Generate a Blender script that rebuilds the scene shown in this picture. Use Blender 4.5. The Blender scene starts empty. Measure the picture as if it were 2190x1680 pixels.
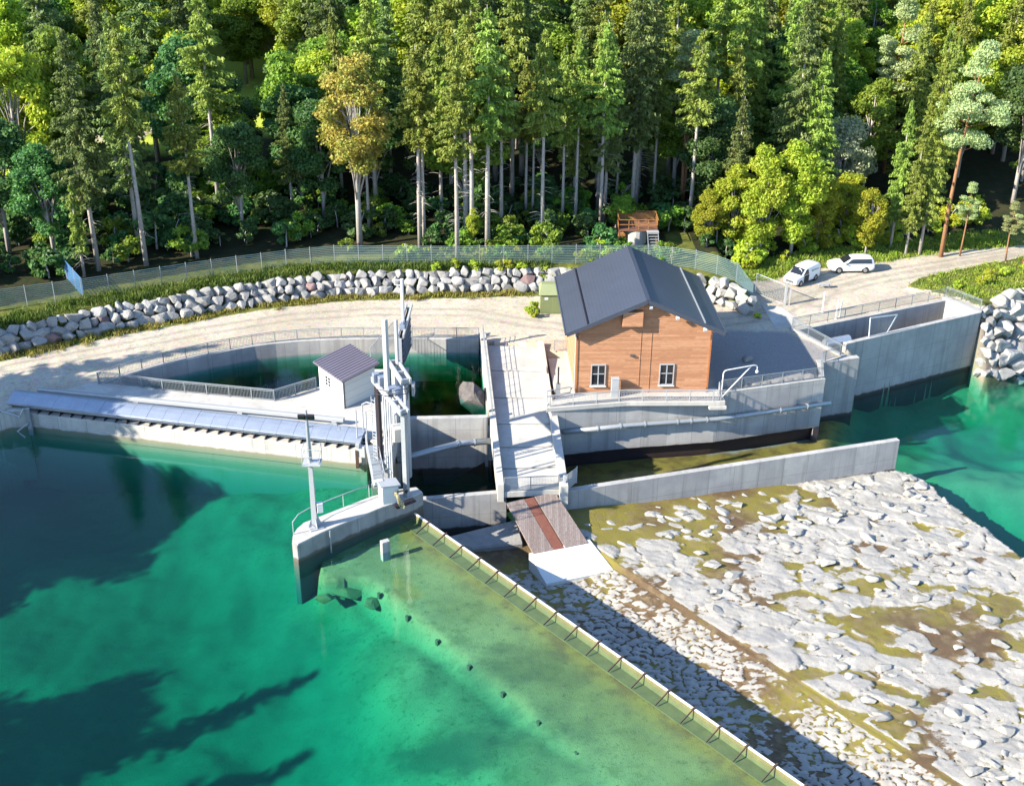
import bpy, bmesh, math, random
import numpy as np
from mathutils import Vector, noise as mnoise
S = bpy.context.scene
COL = S.collection
rad = math.radians
# ------------------------------------------------------------------ camera, sky, sun, exposure
CAMZ = 46.0
PITCH = 26.475
ROLL = 0.4476
cd = bpy.data.cameras.new('camera'); cam = bpy.data.objects.new('camera', cd); COL.objects.link(cam)
cd.sensor_width = 36.0; cd.lens = 2550 / 2190 * 36; cd.clip_start = 0.5; cd.clip_end = 6000
_t = rad(PITCH); _c = math.cos(rad(ROLL)); _s = math.sin(rad(ROLL))
R0 = Vector((1, 0, 0)); U0 = Vector((0, math.sin(_t), math.cos(_t))); FW = Vector((0, math.cos(_t), -math.sin(_t)))
IR = R0 * _c + U0 * _s; IU = U0 * _c - R0 * _s
from mathutils import Matrix
M3 = Matrix((IR, IU, -FW)).transposed()
cam.matrix_world = Matrix.Translation((0, 0, CAMZ)) @ M3.to_4x4()
S.camera = cam
SUN_EL, SUN_AZ = 29.0, 25.0          # light travels towards +X, a little towards +Y
ld = Vector((math.cos(rad(SUN_EL)) * math.cos(rad(SUN_AZ)), math.cos(rad(SUN_EL)) * math.sin(rad(SUN_AZ)), -math.sin(rad(SUN_EL))))
w = bpy.data.worlds.new('World'); S.world = w; w.use_nodes = True
nt = w.node_tree; bg = nt.nodes['Background']; sky = nt.nodes.new('ShaderNodeTexSky'); sky.sky_type = 'NISHITA'
sky.sun_disc = False; sky.sun_elevation = rad(SUN_EL)
sky.sun_rotation = math.atan2(-ld.x, -ld.y)      # sun direction measured from +Y towards +X
sky.altitude = 500; sky.air_density = 1.0; sky.dust_density = 0.3; sky.ozone_density = 4.0
nt.links.new(sky.outputs[0], bg.inputs[0]); bg.inputs[1].default_value = 0.15
sd = bpy.data.lights.new('sun', 'SUN'); sun = bpy.data.objects.new('sun', sd); COL.objects.link(sun)
sd.energy = 5.0; sd.angle = rad(0.5); sd.color = (1.0, 0.93, 0.80)
sun.rotation_euler = ld.to_track_quat('-Z', 'Y').to_euler(); sun.location = (-60, 0, 80)
S.view_settings.view_transform = 'Standard'; S.view_settings.look = 'None'
S.view_settings.exposure = 1.8; S.view_settings.gamma = 1.0
S.render.engine = 'CYCLES'
S.cycles.max_bounces = 6; S.cycles.diffuse_bounces = 3; S.cycles.glossy_bounces = 3
S.cycles.transmission_bounces = 4; S.cycles.transparent_max_bounces = 12; S.cycles.volume_bounces = 0
S.cycles.caustics_reflective = False; S.cycles.caustics_refractive = False
S.cycles.sample_clamp_indirect = 4.0

def gp(px, py, z=0.0):
    """survey helper: the site point at height z that a sight line of the 2190x1680 survey print meets"""
    d = FW * 2550 + IR * (px - 1095) - IU * (py - 840)
    t = (z - CAMZ) / d.z
    return Vector((d.x * t, d.y * t, z))

# ------------------------------------------------------------------ materials
class NT:
    def __init__(s, name):
        s.m = bpy.data.materials.new(name); s.m.use_nodes = True; s.t = s.m.node_tree
        s.b = s.t.nodes['Principled BSDF']; s.out = s.t.nodes['Material Output']
    def put(s, sock, v):
        if v is None: return
        if hasattr(v, 'is_linked'): s.t.links.new(v, sock)
        else:
            if hasattr(sock.default_value, '__len__') and not isinstance(v, (int, float)) and len(sock.default_value) == 4 and len(v) == 3: v = (*v, 1)
            sock.default_value = v
    def geo(s, out='Position'): return s.t.nodes.new('ShaderNodeNewGeometry').outputs[out]
    def obj(s): return s.t.nodes.new('ShaderNodeTexCoord').outputs['Object']
    def map(s, v, sc=(1, 1, 1), loc=(0, 0, 0)):
        n = s.t.nodes.new('ShaderNodeMapping'); s.put(n.inputs[0], v); n.inputs[3].default_value = sc; n.inputs[1].default_value = loc; return n.outputs[0]
    def noise(s, v, sc=1, det=4, rough=.55, out=0):
        n = s.t.nodes.new('ShaderNodeTexNoise'); s.put(n.inputs['Vector'], v); n.inputs['Scale'].default_value = sc
        n.inputs['Detail'].default_value = det; n.inputs['Roughness'].default_value = rough; return n.outputs[out]
    def vor(s, v, sc=1, feat='F1', out='Distance'):
        n = s.t.nodes.new('ShaderNodeTexVoronoi'); n.feature = feat; s.put(n.inputs['Vector'], v); n.inputs['Scale'].default_value = sc; return n.outputs[out]
    def math(s, op, a, b=None, c=None, clamp=False):
        n = s.t.nodes.new('ShaderNodeMath'); n.operation = op; n.use_clamp = clamp
        s.put(n.inputs[0], a); s.put(n.inputs[1], b); s.put(n.inputs[2], c); return n.outputs[0]
    def mix(s, f, a, b, mode='MIX'):
        n = s.t.nodes.new('ShaderNodeMix'); n.data_type = 'RGBA'; n.blend_type = mode
        s.put(n.inputs[0], f); s.put(n.inputs[6], a); s.put(n.inputs[7], b); return n.outputs[2]
    def ramp(s, f, lo, hi, a=0., b=1.):
        n = s.t.nodes.new('ShaderNodeMapRange'); n.interpolation_type = 'SMOOTHSTEP'; s.put(n.inputs[0], f)
        n.inputs[1].default_value = lo; n.inputs[2].default_value = hi; n.inputs[3].default_value = a; n.inputs[4].default_value = b; return n.outputs[0]
    def sep(s, v):
        n = s.t.nodes.new('ShaderNodeSeparateXYZ'); s.put(n.inputs[0], v); return n.outputs
    def attr(s, name):
        n = s.t.nodes.new('ShaderNodeAttribute'); n.attribute_name = name; return n.outputs['Fac']
    def bump(s, h, st=.3, dist=.05):
        n = s.t.nodes.new('ShaderNodeBump'); n.inputs['Strength'].default_value = st; n.inputs['Distance'].default_value = dist
        s.put(n.inputs['Height'], h); s.put(s.b.inputs['Normal'], n.outputs[0]); return n.outputs[0]
    def done(s, col=None, rough=.8, metal=0., spec=.3):
        s.put(s.b.inputs['Base Color'], col); s.put(s.b.inputs['Roughness'], rough); s.put(s.b.inputs['Metallic'], metal)
        s.b.inputs['Specular IOR Level'].default_value = spec; return s.m

def simple(name, col, rough=.6, metal=0., var=.15, sc=3., spec=.4, bump=0.):
    n = NT(name); p = n.obj(); f = n.noise(p, sc, 5); col = tuple(x * .72 for x in col)
    c = n.mix(f, tuple(x * (1 - var) for x in col), tuple(min(1, x * (1 + var)) for x in col))
    f2 = n.noise(p, sc * 9, 3); c = n.mix(n.ramp(f2, .3, .7, 0, .35), c, tuple(x * (1 - var * 1.6) for x in col))
    if bump: n.bump(f2, bump, .02)
    return n.done(c, rough, metal, spec)

def concrete(name, c1, c2, stain_z=None, stain_col=(.03, .025, .02), joints=True, streak=.6, jstep=2.4, stain_h=.5):
    n = NT(name); p = n.geo(); xyz = n.sep(p); c1 = tuple(x * .70 for x in c1); c2 = tuple(x * .70 for x in c2)
    f = n.noise(p, .45, 6, .6); c = n.mix(n.ramp(f, .3, .7), c1, c2)
    st = n.noise(n.map(p, (2.2, 2.2, .12)), 1.0, 5); c = n.mix(n.ramp(st, .48, .75, 0, streak), c, tuple(x * .45 for x in c1))
    fine = n.noise(p, 9, 4); c = n.mix(n.ramp(fine, .35, .75, 0, .22), c, tuple(x * .6 for x in c1))
    pits = n.vor(p, 3.3); 
    if joints:
        nz = n.math('ABSOLUTE', n.sep(n.geo('Normal'))[2])
        side = n.ramp(nz, .3, .6, 1, 0)
        u = n.math('ADD', xyz[0], n.math('MULTIPLY', xyz[1], .35))
        fr = n.math('FRACT', n.math('DIVIDE', u, jstep)); l1 = n.math('LESS_THAN', fr, .018)
        fz = n.math('FRACT', n.math('DIVIDE', n.math('ADD', xyz[2], 20.15), 2.6)); l2 = n.math('LESS_THAN', fz, .012)
        l = n.math('MULTIPLY', n.math('MAXIMUM', l1, l2), n.math('MULTIPLY', side, .65)); c = n.mix(l, c, tuple(x * .35 for x in c1))
        tone = n.noise(n.math('FLOOR', n.math('DIVIDE', u, jstep)), 1.7, 0)
        c = n.mix(n.math('MULTIPLY', n.ramp(tone, .35, .65), n.math('MULTIPLY', side, .25)), c, tuple(x * .7 for x in c2))
    if stain_z is not None:
        nz2 = n.noise(n.map(p, (1.3, 1.3, .3)), 1.2, 5)
        zz = n.math('SUBTRACT', xyz[2], n.math('MULTIPLY', nz2, stain_h * 1.6))
        c = n.mix(n.ramp(zz, stain_z - stain_h * .5, stain_z + stain_h * .3, .92, 0), c, stain_col)
    n.bump(fine, .25, .02)
    return n.done(c, .85, 0, .2)

MT = {}
MT['concrete'] = concrete('concrete', (.50, .48, .44), (.36, .345, .33))
MT['concrete_top'] = concrete('pale_concrete', (.54, .515, .465), (.42, .40, .365), joints=False, streak=.3)
MT['concrete_tail'] = concrete('tailwater_concrete', (.48, .465, .43), (.35, .335, .325), stain_z=-5.75, stain_h=.25)
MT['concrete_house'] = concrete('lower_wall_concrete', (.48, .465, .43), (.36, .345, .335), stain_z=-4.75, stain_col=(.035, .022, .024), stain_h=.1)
MT['concrete_pool'] = concrete('waterside_concrete', (.60, .58, .53), (.46, .44, .40), stain_z=-1.95, stain_col=(.20, .165, .10), stain_h=.22)
MT['concrete_old'] = concrete('weathered_concrete', (.42, .40, .37), (.25, .235, .225), stain_z=-1.75, stain_col=(.07, .06, .045), stain_h=.3, streak=.7)
MT['algae_block'] = simple('algae_block', (.10, .12, .055), .8, 0, .4, 3)
MT['wet_shaded'] = simple('wet_shaded_concrete', (.035, .022, .024), .5, 0, .5, 1.2)  # wet wall foot, with the shade of its recess put into the colour
MT['sill_algae'] = simple('algae_covered_sill', (.16, .145, .05), .8, 0, .4, 1.5)
MT['white_block'] = simple('white_concrete', (.66, .65, .62), .85, 0, .1, 1.2)
MT['steel'] = simple('galvanised_steel', (.36, .385, .40), .42, .35, .12, 4)
MT['steel_pale'] = simple('pale_painted_steel', (.44, .45, .46), .45, .15, .08, 3)
MT['steel_dark'] = simple('dark_weathered_steel', (.035, .026, .032), .55, .3, .25, 3)
MT['steel_rail'] = simple('galvanised_railing_steel', (.34, .37, .38), .45, .4, .12, 4)
MT['fence_blue'] = simple('blue_fence_wire', (.12, .27, .48), .5, .1, .1, 4)
MT['fence_wire'] = simple('green_grey_fence_wire', (.24, .36, .345), .5, .2, .1, 4)
MT['hood_steel'] = simple('worn_grey_sheet_steel', (.36, .40, .47), .38, .45, .22, 1.1)
MT['black'] = simple('black_rubber', (.02, .02, .022), .7, 0, .1)
MT['rust'] = simple('rusty_red_board', (.19, .065, .04), .8, 0, .35, 2.5)
MT['rust_steel'] = simple('rusty_steel', (.10, .055, .035), .75, .2, .4, 6)
MT['white_paint'] = simple('white_paint', (.66, .66, .65), .35, 0, .04, 2)
MT['car_paint'] = simple('white_car_paint', (.82, .82, .80), .18, 0, .03, 1, .5)
MT['dark_glass'] = simple('dark_glass', (.018, .02, .024), .06, 0, .1, 1, .6)
MT['tyre'] = simple('tyre_rubber', (.018, .018, .018), .85, 0, .2)
MT['rim'] = simple('alloy_rim', (.5, .5, .5), .3, .8, .1)
MT['grey_plastic'] = simple('grey_plastic', (.09, .09, .095), .5, 0, .15)
MT['lamp_glass'] = simple('lamp_glass', (.7, .7, .68), .15, 0, .05, 1, .6)
MT['red_glass'] = simple('red_lamp_glass', (.4, .02, .02), .2, 0, .1)
MT['olive'] = simple('olive_green_paint', (.17, .20, .085), .55, 0, .1, 1.5)
MT['olive_roof'] = simple('olive_roof_paint', (.24, .27, .13), .6, 0, .12, 1.5)
MT['hut_wall'] = simple('white_render', (.70, .69, .65), .8, 0, .07, 1.2)
MT['hut_panel'] = simple('cream_panel', (.62, .60, .54), .7, 0, .05, 1.0)
MT['orange_rail'] = simple('orange_painted_steel', (.36, .16, .045), .7, 0, .4, 3)
MT['hose'] = simple('yellow_hose', (.48, .40, .20), .6, 0, .2)
MT['mortar_brown'] = simple('brown_render', (.20, .09, .05), .85, 0, .25, 2)

def m_planks(name, c1, c2, c3, step, axis=2, off=0.):
    c1, c2, c3 = (tuple(x * .78 for x in q) for q in (c1, c2, c3)); n = NT(name); p = n.obj(); xyz = n.sep(p); u = n.math('DIVIDE', n.math('ADD', xyz[axis], 50 + off), step)
    i = n.math('FLOOR', u); fr = n.math('FRACT', u)
    wn = n.t.nodes.new('ShaderNodeTexWhiteNoise'); wn.noise_dimensions = '2D'
    cb = n.t.nodes.new('ShaderNodeCombineXYZ'); n.put(cb.inputs[0], i)
    along = xyz[0] if axis != 0 else xyz[1]
    n.put(cb.inputs[1], n.math('FLOOR', n.math('DIVIDE', n.math('ADD', along, n.math('MULTIPLY', i, 1.37)), 4.2)))
    n.put(wn.inputs['Vector'], cb.outputs[0])
    sc = (1.2, 1.2, 14) if axis == 2 else (14, 1.0, 14)
    g = n.noise(n.map(p, sc), 1.5, 5)
    c = n.mix(wn.outputs[0], c1, c2); c = n.mix(n.ramp(g, .4, .75, 0, .7), c, c3)
    gap = n.math('LESS_THAN', fr, .10); c = n.mix(n.math('MULTIPLY', gap, .75), c, tuple(x * .25 for x in c1))
    n.bump(n.math('MINIMUM', n.math('MULTIPLY', fr, 6), 1.0), .6, .02)
    return n.done(c, .72, 0, .25)
MT['larch'] = m_planks('larch_cladding', (.56, .29, .155), (.41, .19, .095), (.27, .125, .065), .19)
MT['larch_dark'] = m_planks('larch_trim', (.42, .16, .055), (.36, .13, .045), (.25, .085, .03), 5.0)
MT['old_planks'] = m_planks('grey_weathered_planks', (.27, .225, .20), (.20, .155, .135), (.10, .06, .05), .16, 0)

def m_roof(name, c1, step, axis=0, spec=.4):
    n = NT(name); p = n.obj(); xyz = n.sep(p); fr = n.math('FRACT', n.math('DIVIDE', n.math('ADD', xyz[axis], 50), step))
    f = n.noise(p, .5, 5); c = n.mix(f, tuple(x * .85 for x in c1), tuple(x * 1.15 for x in c1))
    ln = n.math('LESS_THAN', fr, .12); c = n.mix(n.math('MULTIPLY', ln, .4), c, tuple(x * .5 for x in c1))
    n.bump(fr, .2, .01); return n.done(c, .42, .25, spec)
MT['roof'] = m_roof('slate_blue_tile_roof', (.050, .058, .078), .13, 2)
MT['roof_hut'] = m_roof('ribbed_hut_roof', (.15, .13, .155), .34, 1)

def m_gravel():
    n = NT('ground_surface'); p = n.geo()
    f = n.noise(p, .12, 6); f2 = n.noise(p, 1.3, 6); f3 = n.noise(p, 14, 4); v = n.vor(p, 5.5, 'F1', 'Color')
    c = n.mix(n.ramp(f, .35, .65), (.315, .27, .205), (.375, .33, .26)); c = n.mix(n.ramp(f2, .52, .72, 0, .55), c, (.20, .17, .125))
    c = n.mix(n.ramp(f3, .5, .72, 0, .5), c, (.17, .15, .125)); c = n.mix(.16, c, v, 'OVERLAY')
    nz = n.math('ADD', n.math('MULTIPLY', n.noise(p, 1.8, 6), .9), -.45)
    gr = n.noise(p, .9, 5); grass = n.mix(n.ramp(gr, .35, .65), (.06, .075, .014), (.13, .125, .03))
    grass = n.mix(n.ramp(n.noise(p, 7, 4), .4, .7, 0, .6), grass, (.05, .065, .015))
    c = n.mix(n.math('MULTIPLY', n.attr('rut'), n.ramp(n.noise(p, .7, 4), .3, .6, .25, .75)), c, (.19, .165, .13))
    c = n.mix(n.ramp(n.math('ADD', n.attr('grass'), nz), .4, .6), c, grass)
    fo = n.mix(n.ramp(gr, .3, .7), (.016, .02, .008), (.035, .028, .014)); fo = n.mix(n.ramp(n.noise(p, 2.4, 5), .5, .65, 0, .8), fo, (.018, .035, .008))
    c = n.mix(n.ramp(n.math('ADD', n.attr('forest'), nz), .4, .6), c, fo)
    lawn = n.mix(gr, (.24, .31, .035), (.33, .37, .06)); c = n.mix(n.attr('lawn'), c, lawn)
    # beds of the pool and the river
    s1 = n.noise(p, .22, 6); sand = n.mix(n.ramp(s1, .35, .65), (.105, .125, .055), (.155, .18, .08))
    weed = n.noise(p, 1.6, 6, .65); sand = n.mix(n.ramp(weed, .56, .7, 0, .75), sand, (.05, .08, .03))
    sand = n.mix(n.ramp(n.noise(p, 6, 4), .55, .7, 0, .45), sand, (.06, .065, .03))
    pt = n.noise(n.map(p, (1, 1.5, 1)), .085, 6, .62); sand = n.mix(n.ramp(pt, .50, .64, 0, .72), sand, (.035, .06, .035)); sand = n.mix(n.ramp(n.noise(p, .5, 6, .7), .52, .68, 0, .5), sand, (.05, .08, .03))
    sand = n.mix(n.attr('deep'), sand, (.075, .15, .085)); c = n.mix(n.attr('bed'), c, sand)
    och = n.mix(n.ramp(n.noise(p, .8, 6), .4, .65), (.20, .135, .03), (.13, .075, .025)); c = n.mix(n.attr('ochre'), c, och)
    c = n.mix(n.math('MULTIPLY', n.attr('blacken'), .9), c, (.012, .012, .009))  # mixes near black into pit, forebay, tailrace and bank slope ground
    yd = n.mix(n.ramp(f3, .35, .7), (.13, .125, .13), (.22, .215, .215)); c = n.mix(n.math('MULTIPLY', n.attr('yard'), .85), c, yd)  # dark crushed gravel, plus the house's shade put into the yard colour
    n.bump(n.math('ADD', f3, n.math('MULTIPLY', f2, 1.2)), .5, .08); return n.done(c, .92, 0, .1)
MT['ground'] = m_gravel()

def m_stone(name, c1, c2, c3, sc=1.0):
    c1, c2, c3 = (tuple(x * .74 for x in q) for q in (c1, c2, c3)); n = NT(name); p = n.geo(); f = n.noise(p, 1.1 * sc, 6, .6); c = n.mix(n.ramp(f, .35, .7), c1, c2)
    f2 = n.noise(p, 5 * sc, 5, .65); c = n.mix(n.ramp(f2, .5, .75, 0, .6), c, c3)
    oi = n.t.nodes.new('ShaderNodeObjectInfo').outputs['Random']
    c = n.mix(n.math('MULTIPLY', oi, .55), c, tuple(x * .62 for x in c2))
    n.bump(f2, .55, .08); return n.done(c, .9, 0, .15)
MT['boulder'] = m_stone('limestone_boulder', (.385, .37, .345), (.285, .275, .26), (.165, .16, .15))
MT['boulder_red'] = m_stone('reddish_boulder', (.25, .16, .155), (.21, .145, .14), (.16, .12, .115))
MT['boulder_white'] = m_stone('pale_limestone_boulder', (.42, .40, .36), (.34, .325, .29), (.23, .215, .19))
MT['boulder_sunk'] = m_stone('algae_covered_rock', (.20, .22, .085), (.15, .165, .065), (.10, .11, .045))
MT['boulder_brown'] = m_stone('brown_rock', (.14, .125, .118), (.08, .07, .07), (.22, .21, .195))

def m_apron():
    n = NT('apron_stone'); p = n.geo(); f = n.noise(p, .8, 6, .62); f2 = n.noise(p, 4.5, 6, .65)
    r = n.mix(n.ramp(f, .35, .7), (.345, .322, .28), (.25, .232, .198)); r = n.mix(n.ramp(f2, .52, .74, 0, .55), r, (.115, .10, .08))
    r = n.mix(n.ramp(n.attr('tone'), 0, 1, 0, .5), r, (.23, .22, .21))
    g = n.mix(n.ramp(n.noise(p, .16, 5), .42, .58), (.155, .13, .025), (.095, .06, .03)); g = n.mix(n.ramp(n.noise(p, 1.6, 6), .45, .7, 0, .75), g, (.16, .12, .065))
    g = n.mix(n.ramp(f2, .55, .75, 0, .6), g, (.10, .065, .03))
    m = n.ramp(n.math('ADD', n.attr('rock'), n.math('MULTIPLY', n.math('SUBTRACT', n.noise(p, 7, 4), .5), .5)), .35, .6)
    n.bump(n.math('ADD', f2, n.noise(p, 18, 3)), .8, .07)
    return n.done(n.mix(m, g, r), n.ramp(m, 0, 1, .45, .9), 0, .2)
MT['apron'] = m_apron()

def m_water(name, dens, col):
    n = NT(name); t = n.t; t.nodes.remove(n.b)
    p = n.geo(); h = n.math('ADD', n.noise(n.map(p, (1, 1.3, 1)), 1.3, 4, .6), n.math('MULTIPLY', n.noise(p, .35, 3), 1.2))
    bu = t.nodes.new('ShaderNodeBump'); bu.inputs['Strength'].default_value = .10; bu.inputs['Distance'].default_value = .08; n.put(bu.inputs['Height'], h)
    dt = t.nodes.new('ShaderNodeVectorMath'); dt.operation = 'DOT_PRODUCT'; n.put(dt.inputs[0], n.geo('Incoming')); n.put(dt.inputs[1], bu.outputs[0])
    cth = n.math('SUBTRACT', 1.0, n.math('ABSOLUTE', dt.outputs['Value']), clamp=True)          # Schlick reflectance, the same from above and below
    fres = n.math('ADD', .02, n.math('MULTIPLY', .98, n.math('POWER', cth, 5.0)))
    gl = t.nodes.new('ShaderNodeBsdfGlossy'); gl.inputs['Roughness'].default_value = .03; n.put(gl.inputs['Normal'], bu.outputs[0])
    tr = t.nodes.new('ShaderNodeBsdfTransparent'); mx = t.nodes.new('ShaderNodeMixShader')
    n.put(mx.inputs[0], fres); n.put(mx.inputs[1], tr.outputs[0]); n.put(mx.inputs[2], gl.outputs[0]); n.put(n.out.inputs['Surface'], mx.outputs[0])
    va = t.nodes.new('ShaderNodeVolumeAbsorption'); va.inputs['Color'].default_value = (*col, 1); va.inputs['Density'].default_value = dens
    n.put(n.out.inputs['Volume'], va.outputs[0]); return n.m
MT['water'] = m_water('pool_water', .36, (.12, .888, .882))
MT['water_dark'] = m_water('forebay_water', 1.15, (.2, .80, .72))
MT['water_tail'] = m_water('tailwater', .36, (.16, .89, .87))

def m_leaf(name, c1, c2, c3=None, trans=.42, hue=.05, val=.4):
    n = NT(name); t = n.t; p = n.obj(); f = n.noise(p, .55, 3); c = n.mix(n.ramp(f, .35, .65), c1, c2)
    if c3: c = n.mix(n.ramp(n.noise(p, 1.7, 3), .5, .7, 0, .75), c, c3)
    g = t.nodes.new('ShaderNodeNewGeometry').outputs['Random Per Island']
    oi = t.nodes.new('ShaderNodeObjectInfo').outputs['Random']
    hs = t.nodes.new('ShaderNodeHueSaturation'); n.put(hs.inputs['Color'], c)
    n.put(hs.inputs['Hue'], n.math('ADD', .5 - hue / 2, n.math('MULTIPLY', oi, hue)))
    n.put(hs.inputs['Value'], n.math('MULTIPLY', n.math('ADD', 1 - val * .5, n.math('MULTIPLY', g, val)), n.math('ADD', .78, n.math('MULTIPLY', oi, .5))))
    n.put(n.b.inputs['Base Color'], hs.outputs[0]); n.b.inputs['Roughness'].default_value = .55; n.b.inputs['Specular IOR Level'].default_value = .25
    tl = t.nodes.new('ShaderNodeBsdfTranslucent'); n.put(tl.inputs[0], n.mix(.5, hs.outputs[0], n.mix(1., hs.outputs[0], (1.2, 1.25, .5), 'MULTIPLY')))
    mx = t.nodes.new('ShaderNodeMixShader'); mx.inputs[0].default_value = trans
    n.put(mx.inputs[1], n.b.outputs[0]); n.put(mx.inputs[2], tl.outputs[0]); n.put(n.out.inputs['Surface'], mx.outputs[0]); return n.m
MT['leaf_bright'] = m_leaf('bright_foliage', (.24, .31, .022), (.33, .36, .035), (.14, .22, .02))
MT['leaf_green'] = m_leaf('green_foliage', (.13, .22, .022), (.19, .27, .03), (.08, .15, .02))
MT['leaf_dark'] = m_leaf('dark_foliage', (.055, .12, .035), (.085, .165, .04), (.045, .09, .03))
MT['leaf_yellow'] = m_leaf('yellow_green_foliage', (.34, .37, .025), (.26, .33, .028), (.38, .35, .035))
MT['leaf_orange'] = m_leaf('autumn_foliage', (.30, .225, .05), (.22, .225, .045), (.33, .19, .045))
MT['leaf_silver'] = m_leaf('silver_foliage', (.28, .32, .18), (.36, .38, .23), (.19, .25, .12))
MT['needle'] = m_leaf('spruce_needles', (.165, .22, .036), (.235, .285, .048), (.10, .15, .03), .32)
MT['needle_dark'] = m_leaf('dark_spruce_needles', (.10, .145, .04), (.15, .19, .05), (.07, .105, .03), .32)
MT['needle_pine'] = m_leaf('pine_needles', (.25, .31, .13), (.33, .36, .15), (.18, .25, .10), .32)
MT['bark'] = simple('grey_bark', (.46, .41, .36), .9, 0, .4, 3, .1, .6)
MT['bark_pine'] = simple('orange_pine_bark', (.33, .17, .085), .9, 0, .35, 3, .1, .6)
MT['twig'] = simple('dry_twigs', (.19, .14, .10), .9, 0, .3, 3, .1)
MT['grass'] = m_leaf('dry_grass_blades', (.20, .21, .035), (.30, .27, .07), (.13, .17, .025), .3)
MT['under'] = m_leaf('undergrowth_leaves', (.15, .21, .02), (.22, .25, .035), (.08, .14, .018), .3)

MT['weeds'] = m_leaf('shaded_weeds', (.055, .085, .014), (.10, .125, .022), (.035, .055, .01), .3)  # bank weeds coloured darker to hold the shade of the wood
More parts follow.
